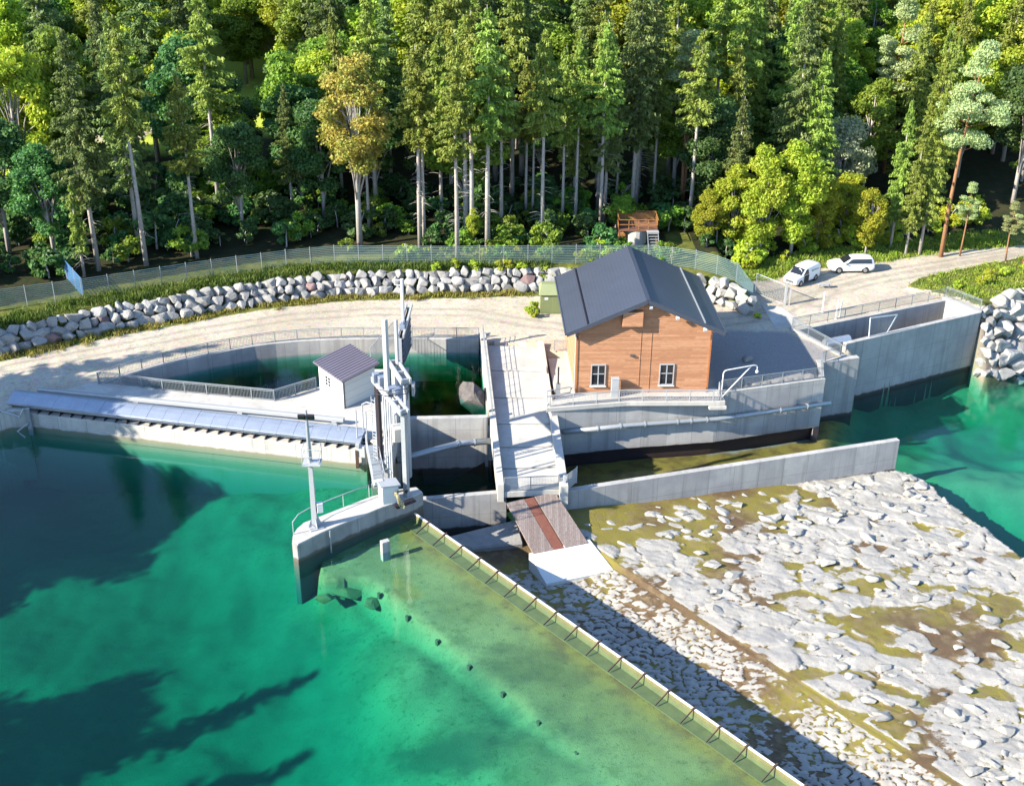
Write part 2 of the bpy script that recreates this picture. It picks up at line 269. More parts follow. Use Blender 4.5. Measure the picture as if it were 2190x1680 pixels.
# ------------------------------------------------------------------ mesh helpers
class MB:
    def __init__(s): s.v = []; s.f = []; s.mi = []; s.cur = 0
    def add(s, vs, fs):
        o = len(s.v); s.v += [tuple(v) for v in vs]; s.f += [tuple(i + o for i in f) for f in fs]; s.mi += [s.cur] * len(fs); return s
    def box(s, c, d, rz=0., M=None):
        x, y, z = (k / 2 for k in d); vs = [Vector((a * x, b * y, e * z)) for e in (-1, 1) for b in (-1, 1) for a in (-1, 1)]
        R = Matrix.Rotation(rz, 3, 'Z') if M is None else M
        return s.add([R @ v + Vector(c) for v in vs], [(0, 2, 3, 1), (4, 5, 7, 6), (0, 1, 5, 4), (2, 6, 7, 3), (0, 4, 6, 2), (1, 3, 7, 5)])
    def beam(s, a, b, wd, h, up=(0, 0, 1)):
        a = Vector(a); b = Vector(b); d = (b - a); L = d.length; d.normalize(); up = Vector(up)
        if abs(d.dot(up)) > .99: up = Vector((0, 1, 0))
        sx = d.cross(up).normalized(); uz = sx.cross(d)
        return s.box((a + b) / 2, (wd, L, h), M=Matrix((sx, d, uz)).transposed())
    def prism(s, poly, z0, z1):
        n = len(poly); z0 = z0 if hasattr(z0, '__len__') else [z0] * n; z1 = z1 if hasattr(z1, '__len__') else [z1] * n
        ar = sum(poly[i][0] * poly[(i + 1) % n][1] - poly[(i + 1) % n][0] * poly[i][1] for i in range(n))
        idx = list(range(n)) if ar > 0 else list(range(n))[::-1]
        vs = [(poly[i][0], poly[i][1], z0[i]) for i in idx] + [(poly[i][0], poly[i][1], z1[i]) for i in idx]
        return s.add(vs, [tuple(range(n))[::-1], tuple(range(n, 2 * n))] + [(i, (i + 1) % n, n + (i + 1) % n, n + i) for i in range(n)])
    def wall(s, line, th, z0, z1, side=1):
        """vertical wall along a polyline, thickness th to its left (side=1) or right"""
        n = len(line); z0 = z0 if hasattr(z0, '__len__') else [z0] * n; z1 = z1 if hasattr(z1, '__len__') else [z1] * n
        P = [Vector(p[:2]) for p in line]; off = offset(P, th * side)
        for i in range(n):
            s_ = []
        vs = []
        for i in range(n): vs += [(P[i].x, P[i].y, z0[i]), (P[i].x, P[i].y, z1[i]), (off[i].x, off[i].y, z1[i]), (off[i].x, off[i].y, z0[i])]
        fs = []
        for i in range(n - 1):
            a, b = 4 * i, 4 * i + 4
            fs += [(a, b, b + 1, a + 1), (a + 1, b + 1, b + 2, a + 2), (a + 2, b + 2, b + 3, a + 3), (a + 3, b + 3, b, a)]
        fs += [(0, 1, 2, 3), (4 * n - 1, 4 * n - 2, 4 * n - 3, 4 * n - 4)]
        if side == -1: fs = [f[::-1] for f in fs]
        return s.add(vs, fs)
    def tube(s, pts, r, n=8, cap=True):
        pts = [Vector(p) for p in pts]; m = len(pts); r = r if hasattr(r, '__len__') else [r] * m
        vs = []; prev = None
        for i in range(m):
            d = (pts[min(i + 1, m - 1)] - pts[max(i - 1, 0)]).normalized()
            if prev is None: prev = d.orthogonal().normalized()
            x = (prev - d * prev.dot(d)).normalized(); prev = x; y = d.cross(x)
            for k in range(n):
                a = 2 * math.pi * k / n; vs.append(pts[i] + (x * math.cos(a) + y * math.sin(a)) * r[i])
        fs = [(i * n + k, i * n + (k + 1) % n, (i + 1) * n + (k + 1) % n, (i + 1) * n + k) for i in range(m - 1) for k in range(n)]
        if cap: fs += [tuple(range(n))[::-1], tuple(range((m - 1) * n, m * n))]
        return s.add(vs, fs)
    def quad(s, a, b, c, d): return s.add([a, b, c, d], [(0, 1, 2, 3)])
    def slab(s, q, th):
        """four corners of a (sloping) top face, extruded straight down"""
        q = [Vector(p) for p in q]; lo = [p - Vector((0, 0, th)) for p in q]
        return s.add(q + lo, [(0, 1, 2, 3), (7, 6, 5, 4), (0, 4, 5, 1), (1, 5, 6, 2), (2, 6, 7, 3), (3, 7, 4, 0)])
    def build(s, name, mat, parent=None, smooth=False, bevel=0., local=False):
        me = bpy.data.meshes.new(name); vs = s.v
        if parent is not None and not local:
            o = Vector((0, 0, 0)); q = parent
            while q is not None: o += q.location; q = q.parent
            vs = [(v[0] - o.x, v[1] - o.y, v[2] - o.z) for v in vs]
        me.from_pydata(vs, [], s.f)
        for mm in (mat if isinstance(mat, list) else [mat]): me.materials.append(MT[mm] if isinstance(mm, str) else mm)
        if max(s.mi, default=0): me.polygons.foreach_set('material_index', s.mi)
        bm = bmesh.new(); bm.from_mesh(me); bmesh.ops.recalc_face_normals(bm, faces=bm.faces); bm.to_mesh(me); bm.free()
        if smooth: me.polygons.foreach_set('use_smooth', [True] * len(me.polygons))
        o = bpy.data.objects.new(name, me); COL.objects.link(o); o.parent = parent
        if bevel:
            b = o.modifiers.new('bevel', 'BEVEL'); b.width = bevel; b.segments = 1; b.limit_method = 'ANGLE'; b.angle_limit = rad(40)
        return o

def offset(P, d):
    out = []
    for i in range(len(P)):
        a = P[max(i - 1, 0)]; b = P[min(i + 1, len(P) - 1)]; t = (b - a).normalized(); nrm = Vector((-t.y, t.x))
        k = 1.0
        if 0 < i < len(P) - 1:
            t1 = (P[i] - P[i - 1]).normalized(); k = 1 / max(.5, nrm.dot(Vector((-t1.y, t1.x))))
        out.append(P[i] + nrm * d * k)
    return out
def tag(o, label=None, cat=None, group=None, kind=None):
    if label: o['label'] = label
    if cat: o['category'] = cat
    if group: o['group'] = group
    if kind: o['kind'] = kind
    return o
def thing(name, label, cat, loc=(0, 0, 0), rz=0., group=None):
    o = bpy.data.objects.new(name, None); COL.objects.link(o); o.location = loc; o.rotation_euler = (0, 0, rz); o.empty_display_size = .3
    return tag(o, label, cat, group)
def dup(r, loc, rz=0., sc=1., label=None, group=None):
    c = r.copy(); COL.objects.link(c); c.location = loc; c.rotation_euler = (0, 0, rz); c.scale = sc if hasattr(sc, '__len__') else (sc,) * 3
    if label: c['label'] = label
    if group: c['group'] = group
    for ch in list(r.children):
        d = ch.copy(); COL.objects.link(d); d.parent = c
        for g in list(ch.children):
            e = g.copy(); COL.objects.link(e); e.parent = d
    return c
def one(name, mb, mat, label, cat, group=None, **k): return tag(mb.build(name, mat, **k), label, cat, group)

# ------------------------------------------------------------------ levels and lines of the site
ZU, ZF, ZD = -1.8, -1.3, -5.9
WA = Vector((-7.3, 75.4)); WU = Vector((.649, -.761)); WN = Vector((.761, .649)); WB = WA + WU * 80
CURVE = [(-36.19, 93.56), (-34.78, 95.29), (-33.18, 96.68), (-31.6, 98), (-29.82, 99.1), (-28.08, 100.2), (-26.21, 101.2), (-24.32, 102.1), (-22.4, 102.8), (-20.4, 103.3), (-18.29, 103.65), (-16.24, 103.86), (-14.5, 103.95), (-12.07, 104.05), (-9.54, 104.1), (-7.34, 104.1), (-5.15, 104.1), (-3.2, 104.1)]
BASE = [(-75, 86), (-60, 92.5), (-52, 96), (-46.94, 99.13), (-41.98, 102.6), (-38.19, 105.2), (-33.79, 107.4), (-29.59, 109.9), (-24.98, 112.2), (-18.48, 114.2), (-15.08, 114.7), (-6.51, 115.5), (1.43, 116.2), (4.21, 116.2), (9, 116), (15, 115.7), (19.3, 114.4), (22, 112.3), (23.6, 110.6), (24.9, 111.6), (25.3, 115.5), (24.4, 119.5), (24.4, 900)]
POOL = [(-41.6, 90.2), (-11.7, 83.9), (-9.9, 81.6), (-7.7, 76.4), (WA.x - .3, WA.y - .26), (WB.x - .3, WB.y - .26), (60, -40), (-48, -40), (-50, 30), (-53, 62), (-47, 83), (-42.2, 89)]
FORE = [(-34.6, 93.6)] + [tuple(p) for p in offset([Vector(q) for q in CURVE[1:]], -.35)] + [(-2.7, 103.6), (-2.0, 89.3), (-9.3, 88.9), (-10.5, 90.5), (-11.3, 96.4), (-12.6, 96.8), (-16.9, 93.4), (-20.1, 90.9), (-30.3, 92.8)]
LOWER = [(-8.2, 76.6), (-10.4, 81.4), (-9.6, 89.05), (-2.2, 89.55), (-.5, 90.0), (3.3, 90.5), (9.6, 92.0), (17.45, 93.4), (27.5, 96.4), (28.2, 99.4), (31.8, 100.5), (31.8, 103.0), (46.9, 111.0), (47.9, 112.4), (49.6, 113.2), (54.5, 115.6), (75, 123), (140, 150), (170, 100), (120, 30), (80, -20), (60, -30), (WB.x - .3, WB.y - .26), (WA.x - .3, WA.y - .26)]
CHUTE = [(-2.9, 103.2), (2.7, 102.6), (3.6, 89.0), (-1.9, 89.0)]
SIDEPIT = [(3.0, 101.0), (5.0, 101.0), (5.1, 91.0), (3.6, 90.6)]
BASIN = [(27.75, 106.5), (44.5, 114.5), (46.9, 111.2), (31.7, 103.0), (30.75, 101.0)]

def inpoly(X, Y, poly):
    r = np.zeros(X.shape, bool); n = len(poly)
    for i in range(n):
        x1, y1 = poly[i][:2]; x2, y2 = poly[(i + 1) % n][:2]
        if y1 == y2: continue
        c = ((y1 > Y) != (y2 > Y)) & (X < (x2 - x1) * (Y - y1) / (y2 - y1) + x1); r ^= c
    return r
def sdist(X, Y, line):
    """distance to a polyline, positive on its left side"""
    best = np.full(X.shape, 1e9); sg = np.ones(X.shape)
    for (x1, y1), (x2, y2) in zip(line[:-1], line[1:]):
        dx, dy = x2 - x1, y2 - y1; L2 = dx * dx + dy * dy
        t = np.clip(((X - x1) * dx + (Y - y1) * dy) / L2, 0, 1); ex = X - x1 - t * dx; ey = Y - y1 - t * dy
        d = np.hypot(ex, ey); cr = dx * (Y - y1) - dy * (X - x1); m = d < best
        best = np.where(m, d, best); sg = np.where(m, np.sign(cr), sg)
    return best * sg
def ss(x, a, b):
    t = np.clip((x - a) / (b - a), 0, 1); return t * t * (3 - 2 * t)
_rng = np.random.RandomState(5)
_T = _rng.rand(64, 64)
def vn(x, y):
    xi = np.floor(x).astype(int); yi = np.floor(y).astype(int); fx = x - xi; fy = y - yi; fx = fx * fx * (3 - 2 * fx); fy = fy * fy * (3 - 2 * fy)
    g = lambda a, b: _T[a % 64, b % 64]
    return (g(xi, yi) * (1 - fx) + g(xi + 1, yi) * fx) * (1 - fy) + (g(xi, yi + 1) * (1 - fx) + g(xi + 1, yi + 1) * fx) * fy
def fbm(x, y, o=4):
    s = 0; a = .5
    for k in range(o): s = s + a * (vn(x * 2 ** k + 17 * k, y * 2 ** k + 31 * k) - .5); a *= .5
    return s
VERGE = [(23.6, 119.6), (27.2, 119.9), (34, 123.6), (42, 126.2), (50, 129.6), (58.5, 131.5), (90, 140)]
MOUND = [(41.5, 117.8), (44, 120.0), (50, 123.4), (57, 126.6), (90, 137), (95, 128), (75, 123.4), (54.8, 115.9), (49.8, 113.4), (47.6, 112.0), (46.4, 114.2), (44.8, 115.6)]
SHELF = [tuple(gp(*p, -2.6)[:2]) for p in ((690, 1243), (745, 1232), (838, 1252), (862, 1284), (955, 1262), (968, 1235), (930, 1150), (880, 1090), (760, 1110), (690, 1190))]
def hgt(X, Y, full=False):
    X = np.asarray(X, float); Y = np.asarray(Y, float)
    sB = sdist(X, Y, BASE); bank = ss(sB, .15, 2.1) * 1.9 * ss(-X, -28, -22) 
    rise = np.clip(Y - 136, 0, 400); hill = rise * (.06 + .10 * ss(X, -40, 20)) 
    z = -.03 + bank + hill + fbm(X * .5, Y * .5) * .10 + fbm(X * .12, Y * .12) * .25 * ss(Y, 112, 135)
    z = z + .35 * ss(sdist(X, Y, VERGE), .0, 3) * ss(X, 22, 28) * (Y > 112)
    m = inpoly(X, Y, MOUND); z = np.where(m, .45 + fbm(X * .4, Y * .4) * .5, z)
    dw = -((X - WA.x) * WN.x + (Y - WA.y) * WN.y)        # distance upstream of the weir
    pool = inpoly(X, Y, POOL)
    deep = -3.7 - 1.6 * ss(dw, 6.5, 16) - 3.0 * ss(-X + fbm(X * .08, Y * .08) * 22, 4, 26) + fbm(X * .17, Y * .17) * 1.5
    deep = deep + 1.1 * ss(-Y, -62, -48) * ss(X, -16, 2)
    uw = (X - WA.x) * WU.x + (Y - WA.y) * WU.y; dwa = np.where(uw < -1.5, 99, dw)
    zb = np.where(dwa < 6.4, -2.25 - .06 * dw, np.where(dwa < 7.4, -2.63 + (deep + 2.63) * (dwa - 6.4), deep))
    sh = inpoly(X + fbm(X * .6, Y * .6) * 1.6, Y + fbm(X * .6 + 9, Y * .6) * 1.6, SHELF) & (dw > 4.6) & (uw > -2.5)
    zb = np.where(sh, np.maximum(zb, -2.7 + fbm(X * .9, Y * .9) * .35), zb)
    z = np.where(pool, zb, z)
    low = inpoly(X, Y, LOWER)
    zt = np.where(X < 28, -6.18 + fbm(X * .5, Y * .5) * .22, 0) + 0 * X
    river = -8.2 + fbm(X * .10 + 3, Y * .10) * 4.6
    zl = -6.18 + fbm(X * .5, Y * .5) * .2; zl = zl + (river + 6.2) * ss(X - .35 * (Y - 92), 27, 31)
    zl = np.where(X < 3.5, -7.2, zl)
    bk = -sdist(X, Y, [(46.6, 111.0), (49.6, 113.2), (54.5, 115.6), (75, 123), (140, 150)])
    zl = np.where(X > 46.9, np.maximum(zl, .1 - 1.55 * np.clip(bk, 0, 9) + fbm(X * .8, Y * .8) * .8), zl)
    z = np.where(low, zl, z)
    z = np.where(inpoly(X, Y, FORE), -4.4, z)
    z = np.where(inpoly(X, Y, CHUTE), -7.2, z); z = np.where(inpoly(X, Y, SIDEPIT), -1.6, z); z = np.where(inpoly(X, Y, BASIN), -4.6, z)
    if not full: return z
    grass = np.zeros(X.shape)
    strip = ss(sB, -1.9, -.8) * (1 - ss(X, 2, 8)); grass = np.maximum(grass, strip)
    grass = np.maximum(grass, ss(sB, .2, 1.0) * (X < 27)); vg = sdist(X, Y, VERGE); grass = np.maximum(grass, ss(vg, -.6, .8) * (X > 22) * (Y > 112)); grass = np.where(m, .9, grass)
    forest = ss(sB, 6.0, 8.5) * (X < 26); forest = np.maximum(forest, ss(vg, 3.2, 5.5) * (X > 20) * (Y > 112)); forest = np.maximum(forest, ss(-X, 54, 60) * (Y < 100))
    bed = (pool | (low & (X >= 3)) | inpoly(X, Y, FORE)) * 1.0
    och = np.where(low, 1 - ss(X - .35 * (Y - 92), 27.5, 30.5), 0) + np.where(pool, (1 - ss(dwa, .5, 3.0)) * .65 + (1 - ss(dwa, 3, 8.0)) * .25 + .35 * sh, 0); och = np.clip(och, 0, 1) * (X > -8.2) * (X < 42); bed = bed * ((z < -5.3) | (X < 46))
    lawn = inpoly(X, Y, LAWN) * 1.0; road = sdist(X, Y, ROAD); rd = (np.abs(road) < 2.4) & (Y > 130); forest = np.where(rd, 0, forest); grass = np.where(rd, 0, grass); lawn = np.maximum(lawn, ((np.abs(road) < 9) & ~rd & (Y > 130)) * 1.0)
    blacken = inpoly(X, Y, FORE) * .35 + (low & (X < 4)) * 1. + low * .3 * (X >= 4) * (1 - ss(X - .35 * (Y - 92), 25, 29)); blacken = np.where(inpoly(X, Y, CHUTE), 1, np.clip(blacken, 0, 1))
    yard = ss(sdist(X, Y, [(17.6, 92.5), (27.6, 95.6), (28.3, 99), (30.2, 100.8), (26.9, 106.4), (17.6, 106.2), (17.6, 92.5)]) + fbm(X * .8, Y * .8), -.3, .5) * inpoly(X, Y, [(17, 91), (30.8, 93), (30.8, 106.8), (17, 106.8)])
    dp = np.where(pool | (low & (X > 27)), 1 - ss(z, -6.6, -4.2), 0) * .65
    blacken = np.where(low & (X > 46) & (z > -6.6), .72, blacken)
    rut = np.zeros(X.shape)
    for ln in (TRACK, TRACK2):
        dd = np.abs(sdist(X, Y, ln)); rut = np.maximum(rut, np.exp(-((dd - .8) / .28) ** 2))
    return z, dict(rut=rut, deep=dp, blacken=blacken, yard=yard, grass=grass, forest=forest, bed=bed, ochre=och, lawn=lawn)
LAWN = [(-70, 176), (-30, 165), (-32, 200), (-40, 240), (-62, 275), (-100, 275), (-84, 225)]
TRACK = [(-45, 96.6), (-38, 100.5), (-30, 105.2), (-22, 108.8), (-14, 110.4), (-4, 110.4), (1, 108), (6, 106.6), (18, 107.4), (26, 110.2), (30, 114.6), (38, 119.8), (48, 124.2), (60, 129.2), (90, 140)]
TRACK2 = [(31, 113.5), (34, 118.6), (40, 122.2), (50, 126.2), (62, 131)]
ROAD = [tuple(gp(*p, 2.5)[:2]) for p in ((-420, 360), (-60, 338), (140, 318), (330, 302), (440, 290))]

def axis(lo, a, b, hi, st):
    mid = np.arange(a, b + st / 2, st); out = []; x = b; d = st
    while x < hi: d *= 1.12; x += d; out.append(x)
    o2 = []; x = a; d = st
    while x > lo: d *= 1.12; x -= d; o2.append(x)
    return np.array(o2[::-1] + list(mid) + out)
def grid_mesh(name, X, Y, Z, keep=None):
    ny, nx = X.shape; me = bpy.data.meshes.new(name)
    idx = np.arange(nx * ny).reshape(ny, nx); q = np.stack([idx[:-1, :-1], idx[:-1, 1:], idx[1:, 1:], idx[1:, :-1]], -1).reshape(-1, 4)
    if keep is not None: kq = keep.reshape(-1)[q].any(1); q = q[kq]
    used, inv = np.unique(q, return_inverse=True); q = inv.reshape(q.shape)
    co = np.stack([X, Y, Z], -1).reshape(-1, 3)[used]
    me.vertices.add(len(co)); me.vertices.foreach_set('co', co.ravel().astype(np.float32))
    me.loops.add(q.size); me.loops.foreach_set('vertex_index', q.ravel().astype(np.int32))
    me.polygons.add(len(q)); me.polygons.foreach_set('loop_start', np.arange(0, q.size, 4, dtype=np.int32)); me.polygons.foreach_set('loop_total', np.full(len(q), 4, np.int32))
    me.update(calc_edges=True); me.validate()
    return me, used
gx = axis(-1800, -50, 58, 1800, .3); gy = axis(-400, 44, 128, 2500, .3)
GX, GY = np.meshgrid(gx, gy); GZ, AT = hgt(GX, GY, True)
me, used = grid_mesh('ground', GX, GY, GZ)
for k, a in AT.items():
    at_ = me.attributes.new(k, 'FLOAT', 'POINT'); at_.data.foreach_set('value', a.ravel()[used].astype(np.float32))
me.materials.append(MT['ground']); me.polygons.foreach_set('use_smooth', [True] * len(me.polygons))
o = bpy.data.objects.new('ground', me); COL.objects.link(o); tag(o, kind='structure')
def gz(x, y): return float(hgt(np.array([x]), np.array([y]))[0])

# water bodies: closed volumes standing on their beds
def water(name, poly, z, mat, depth=5.):
    o = MB().prism(poly, z - depth, z).build(name, mat); tag(o, kind='structure'); return o
water('pool_water', [(-42.5, 90.0), (-11.6, 83.7), (-9.7, 80.5), (-8.0, 76.6), (WA.x + .02, WA.y + .02), (WB.x, WB.y), (60, -40), (-50, -40), (-52, 30), (-55, 62), (-48, 83)], ZU, 'water', 9)
water('forebay_water', [(-35.2, 93.5)] + [tuple(p) for p in offset([Vector(q) for q in CURVE[1:]], -.2)] + [(-2.6, 103.9), (-1.9, 89.4), (-9.4, 89.1), (-10.9, 90.5), (-11.9, 96.8), (-16.9, 92.8), (-20.1, 90.2), (-30.3, 92.1)], ZF, 'water_dark', 4)
water('river_water', [(-8.6, 76.4), (-10.4, 81.8), (-9.2, 89.1), (3.4, 90.1), (17.7, 93.6), (28.4, 96.6), (28.6, 99.5), (32, 100.6), (32, 103.1), (47.5, 112), (50, 114.2), (55, 117), (75, 126), (145, 155), (175, 100), (120, 20), (80, -20), (58, -25), (44, 12), (37, 60), (32.5, 79), (31.2, 88.9), (3.6, 80.5), (-6.5, 76.2)], ZD, 'water_tail', 8)

# ------------------------------------------------------------------ stone apron below the weir
def apron():
    st = .13
    uu = np.arange(-4, 66, st); vv = np.arange(-.2, 48, st); Ug, Vg = np.meshgrid(uu, vv)
    X = WA.x + Ug * WU.x + Vg * WN.x; Y = WA.y + Ug * WU.y + Vg * WN.y
    poly = [(WA.x - .1, WA.y), (-6.2, 77.0), (-.6, 79.4), (4.3, 80.7), (33.2, 89.35), (34.6, 89.0), (36.5, 83), (39.6, 75.6), (44.5, 66), (51, 52), (57, 38), (WB.x, WB.y)]
    wob = fbm(X * .55, Y * .55) * 1.3
    keep = inpoly(X + wob * (Vg > 3) * (X > 20), Y + wob * .3 * (X > 20) * (Vg > 3), poly)
    def vor(x, y, cell, seed):
        rg = np.random.RandomState(seed); J = rg.rand(128, 128, 5)
        cx = np.floor(x / cell).astype(int); cy = np.floor(y / cell).astype(int); d1 = np.full(x.shape, 9e9); d2 = d1.copy(); best = np.zeros(x.shape + (5,)); ox = np.zeros(x.shape); oy = ox.copy()
        for a in (-1, 0, 1):
            for b in (-1, 0, 1):
                j = J[(cx + a) % 128, (cy + b) % 128]; px = (cx + a + .1 + .8 * j[..., 0]) * cell; py = (cy + b + .1 + .8 * j[..., 1]) * cell
                d = np.hypot(x - px, y - py); m = d < d1
                d2 = np.where(m, d1, np.minimum(d2, d)); d1 = np.where(m, d, d1); best = np.where(m[..., None], j, best); ox = np.where(m, x - px, ox); oy = np.where(m, y - py, oy)
        return d1, d2 - d1, best, ox, oy
    # anisotropic coordinates: stones lie with their long side across the picture
    ca, sa = math.cos(rad(-14)), math.sin(rad(-14)); A = (X * ca + Y * sa) / 1.35; B = -X * sa + Y * ca
    A1 = A + fbm(X * 1.2, Y * 1.2) * .8; B1 = B + fbm(X * 1.2 + 7, Y * 1.2) * .8
    z2 = Vg > 10.4
    def stones(cell, seed, hmax, wd):
        d, e, j, ox, oy = vor(A1, B1, cell, seed); h = .3 * hmax + hmax * j[..., 2] * .7 + ((j[..., 3] - .5) * ox + (j[..., 4] - .5) * oy) * .5
        return np.minimum(h, .75 * hmax + ((j[..., 4] - .5) * ox - (j[..., 3] - .5) * oy) * .22) * np.clip(e / wd, 0, 1) ** .3, e, j[..., 3]
    hL, eL, tL = stones(2.1, 1, .40, .07); hM, eM, tM = stones(1.05, 2, .30, .06); hS, eS, tS = stones(.56, 3, .22, .09)
    pick = fbm(X * .11 + 5, Y * .11 + 2)
    h = np.where(pick > .02, np.maximum(hL, hM * .8), np.maximum(hM, hL * .75)); tone = np.where(h == hL, tL, tM)
    n1 = fbm(X * .085 + 3.3, Y * .14 + 1.7, 5)
    lv = .04 + .72 * n1 + .16 * fbm(X * .45 + 2, Y * .6, 3)                                    # local level of mud and puddles
    hs = hS; lvs = .035 + .26 * fbm(X * .3, Y * .3 + 8, 3)
    sill = np.abs(Vg - 10.4)
    h = np.where(z2, h, hs); tone = np.where(z2, tone, tS); lv = np.where(z2, lv, lvs)
    near = ss(-(Vg - 13.5 - fbm(X * .3, Y * .3) * 4), 0, 2) * z2 * (n1 > -.02)
    lv = np.where(z2, np.maximum(lv, near * .22 - .1), lv)
    gwd = (83.3 - Y) + (X - 12) * .3; gw = ss(sdist(X, Y, [(4.3, 80.6), (33.2, 89.3)]), -7.5 + 3 * fbm(X * .4, Y * .4), -1.5) * ss(-X, -30, -14); lv = lv + gw * .17
    up = ss(-Ug, -9, -1.5); lv = lv + up * .25 * (~z2)
    base = -5.28 + .55 * ss(-X, -16, -2) * z2 - .35 * ss(X, 14, 40) - .012 * np.clip(Vg - 11, 0, 40) - .55 * (1 - ss(Vg, 6.5, 11.0))
    eg = np.where(z2, np.where(pick > .02, np.minimum(eL, np.maximum(eM, .0) + .12), eM), eS); gap = np.where(z2, .012 + .13 * fbm(X * .5 + 4, Y * .5), .065) + .05 * fbm(X * 1.7, Y * 1.7)
    rock = np.clip((h - lv) / .055, -1, 2) * .5; rock = np.where(eg < gap, np.minimum(rock, .1), rock); h = np.where(eg < gap, np.minimum(h, lv + .01), h)
    rock = np.where(sill < .3, .1 + .5 * fbm(X * 2, Y * 2), rock)
    rough = fbm(X * 2.6 + Y, Y * 2.6, 4) * .12 * (h > lv) + fbm(X * 1.1, Y * 1.1, 3) * .07 * (h > lv) * z2
    Z = base + np.where(sill < .3, .12, np.maximum(h + rough, lv + fbm(X * 1.5, Y * 1.5) * .03))
    edge = sdist(X, Y, [(34.6, 89.0), (36.5, 83), (39.6, 75.6), (44.5, 66), (51, 52), (57, 38)]) + wob
    me, used = grid_mesh('stone_apron', X, Y, Z, keep)
    for nm, a in (('rock', rock), ('tone', tone)):
        t = me.attributes.new(nm, 'FLOAT', 'POINT'); t.data.foreach_set('value', a.ravel()[used].astype(np.float32))
    # skirt so that the river side of the apron has a face
    bm = bmesh.new(); bm.from_mesh(me); be = [e for e in bm.edges if e.is_boundary]
    r = bmesh.ops.extrude_edge_only(bm, edges=be); 
    for v in r['geom']:
        if isinstance(v, bmesh.types.BMVert): v.co.z = -8.5
    bm.to_mesh(me); bm.free()
    me.materials.append(MT['apron']); me.polygons.foreach_set('use_smooth', [True] * len(me.polygons))
    o = bpy.data.objects.new('stone_apron', me); COL.objects.link(o); tag(o, kind='structure')
    return lambda x, y: None
apron()

# ------------------------------------------------------------------ weir
SUNK = []
t = thing('weir', 'long steel flap weir with pale crest rail and dark brackets holding back the green pool', 'weir', (WA.x, WA.y, ZU))
W3 = lambda u, d, z: (WA.x + WU.x * u + WN.x * d, WA.y + WU.y * u + WN.y * d, z)
MB().prism([W3(-.3, -.95, 0)[:2], W3(78, -.95, 0)[:2], W3(78, -.02, 0)[:2], W3(-.3, -.02, 0)[:2]], -8.5, -2.235).build('sill', 'sill_algae', t)
b = MB(); b.add([W3(0, -.1, -2.35), W3(78, -.1, -2.35), W3(78, .10, ZU + .06), W3(0, .10, ZU + .06), W3(0, 0, -2.35), W3(78, 0, -2.35), W3(78, .2, ZU + .06), W3(0, .2, ZU + .06)], [(0, 1, 2, 3), (4, 7, 6, 5), (3, 2, 6, 7), (0, 3, 7, 4), (1, 5, 6, 2), (0, 4, 5, 1)]); b.build('flap', 'sill_algae', t)
b = MB(); b.beam(W3(0, .16, ZU + .12), W3(78, .16, ZU + .11), .13, .07); b.build('crest_rail', 'white_block', t)
for k in range(30):
    u = 1.75 + k * 2.0; b = MB(); b.beam(W3(u, .30, ZU + .20), W3(u, -.05, ZU + .17), .09, .10); b.beam(W3(u, 0, ZU + .12), W3(u, -1.0, ZU - .30), .05, .10); b.build('bracket', 'rust_steel', t)
for k in range(11):
    u = 5.3 + k * 3.3; b = MB(); b.box(W3(u, -6.75, -2.95), (.24, .2, .4), rad(-50)); b.box(W3(u + .1, -6.85, -2.84), (.12, .1, .3), rad(-20))
    tag(b.build('anchor_block', 'algae_block'), 'dark anchor block on the submerged edge of the weir apron', 'block', 'anchor blocks under the pool water')
for k, (px, py, sx, sy, rz) in enumerate(((745, 1262, 1.5, .8, .3), (800, 1285, 1.2, .9, 1.0), (862, 1300, 1.6, .8, -.2), (905, 1270, 2.0, 1.1, .1), (700, 1275, 1.0, .7, .6))):
    q = gp(px, py, -3.4); SUNK.append((k, q, sx, sy, rz))
one('concrete_stump', MB().box((-8.9, 70.75, -2.1), (.62, .42, 2.3), .5), 'concrete', 'small concrete stump standing in the water beside the pier', 'stump', bevel=.03)

# ------------------------------------------------------------------ pier, screen wall, deck, forebay walls
PT = [gp(x, y, -.3)[:2] for x, y in ((624, 1157), (626, 1141), (634, 1129), (648, 1117), (700, 1097), (795, 1060), (845, 1046), (892, 1040), (905, 1050), (892, 1057), (868, 1067), (819, 1083), (689, 1137), (635, 1164))]
t = thing('pier', 'pale concrete pier with a pointed nose reaching into the green pool', 'pier', (-11, 73, -2))
MB().prism(PT, -7, -.42).build('body', 'concrete_old', t, bevel=.03)
c_ = sum((Vector(p) for p in PT), Vector((0, 0))) / len(PT)
MB().prism([c_ + (Vector(p) - c_) * .985 for p in PT], -.42, -.3).build('cap', 'concrete_top', t, bevel=.02)
b = MB(); q = gp(652, 1152, -1.9); b.box((q.x - .25, q.y + .02, -1.7), (.18, .25, .7), .7); b.build('foot_bracket', 'steel_pale', t)
q = gp(706, 1133, -.3); MB().tube([(q.x, q.y - .12, -.3), (q.x, q.y - .14, -2.1)], .06).build('drain_pipe', 'steel', t)

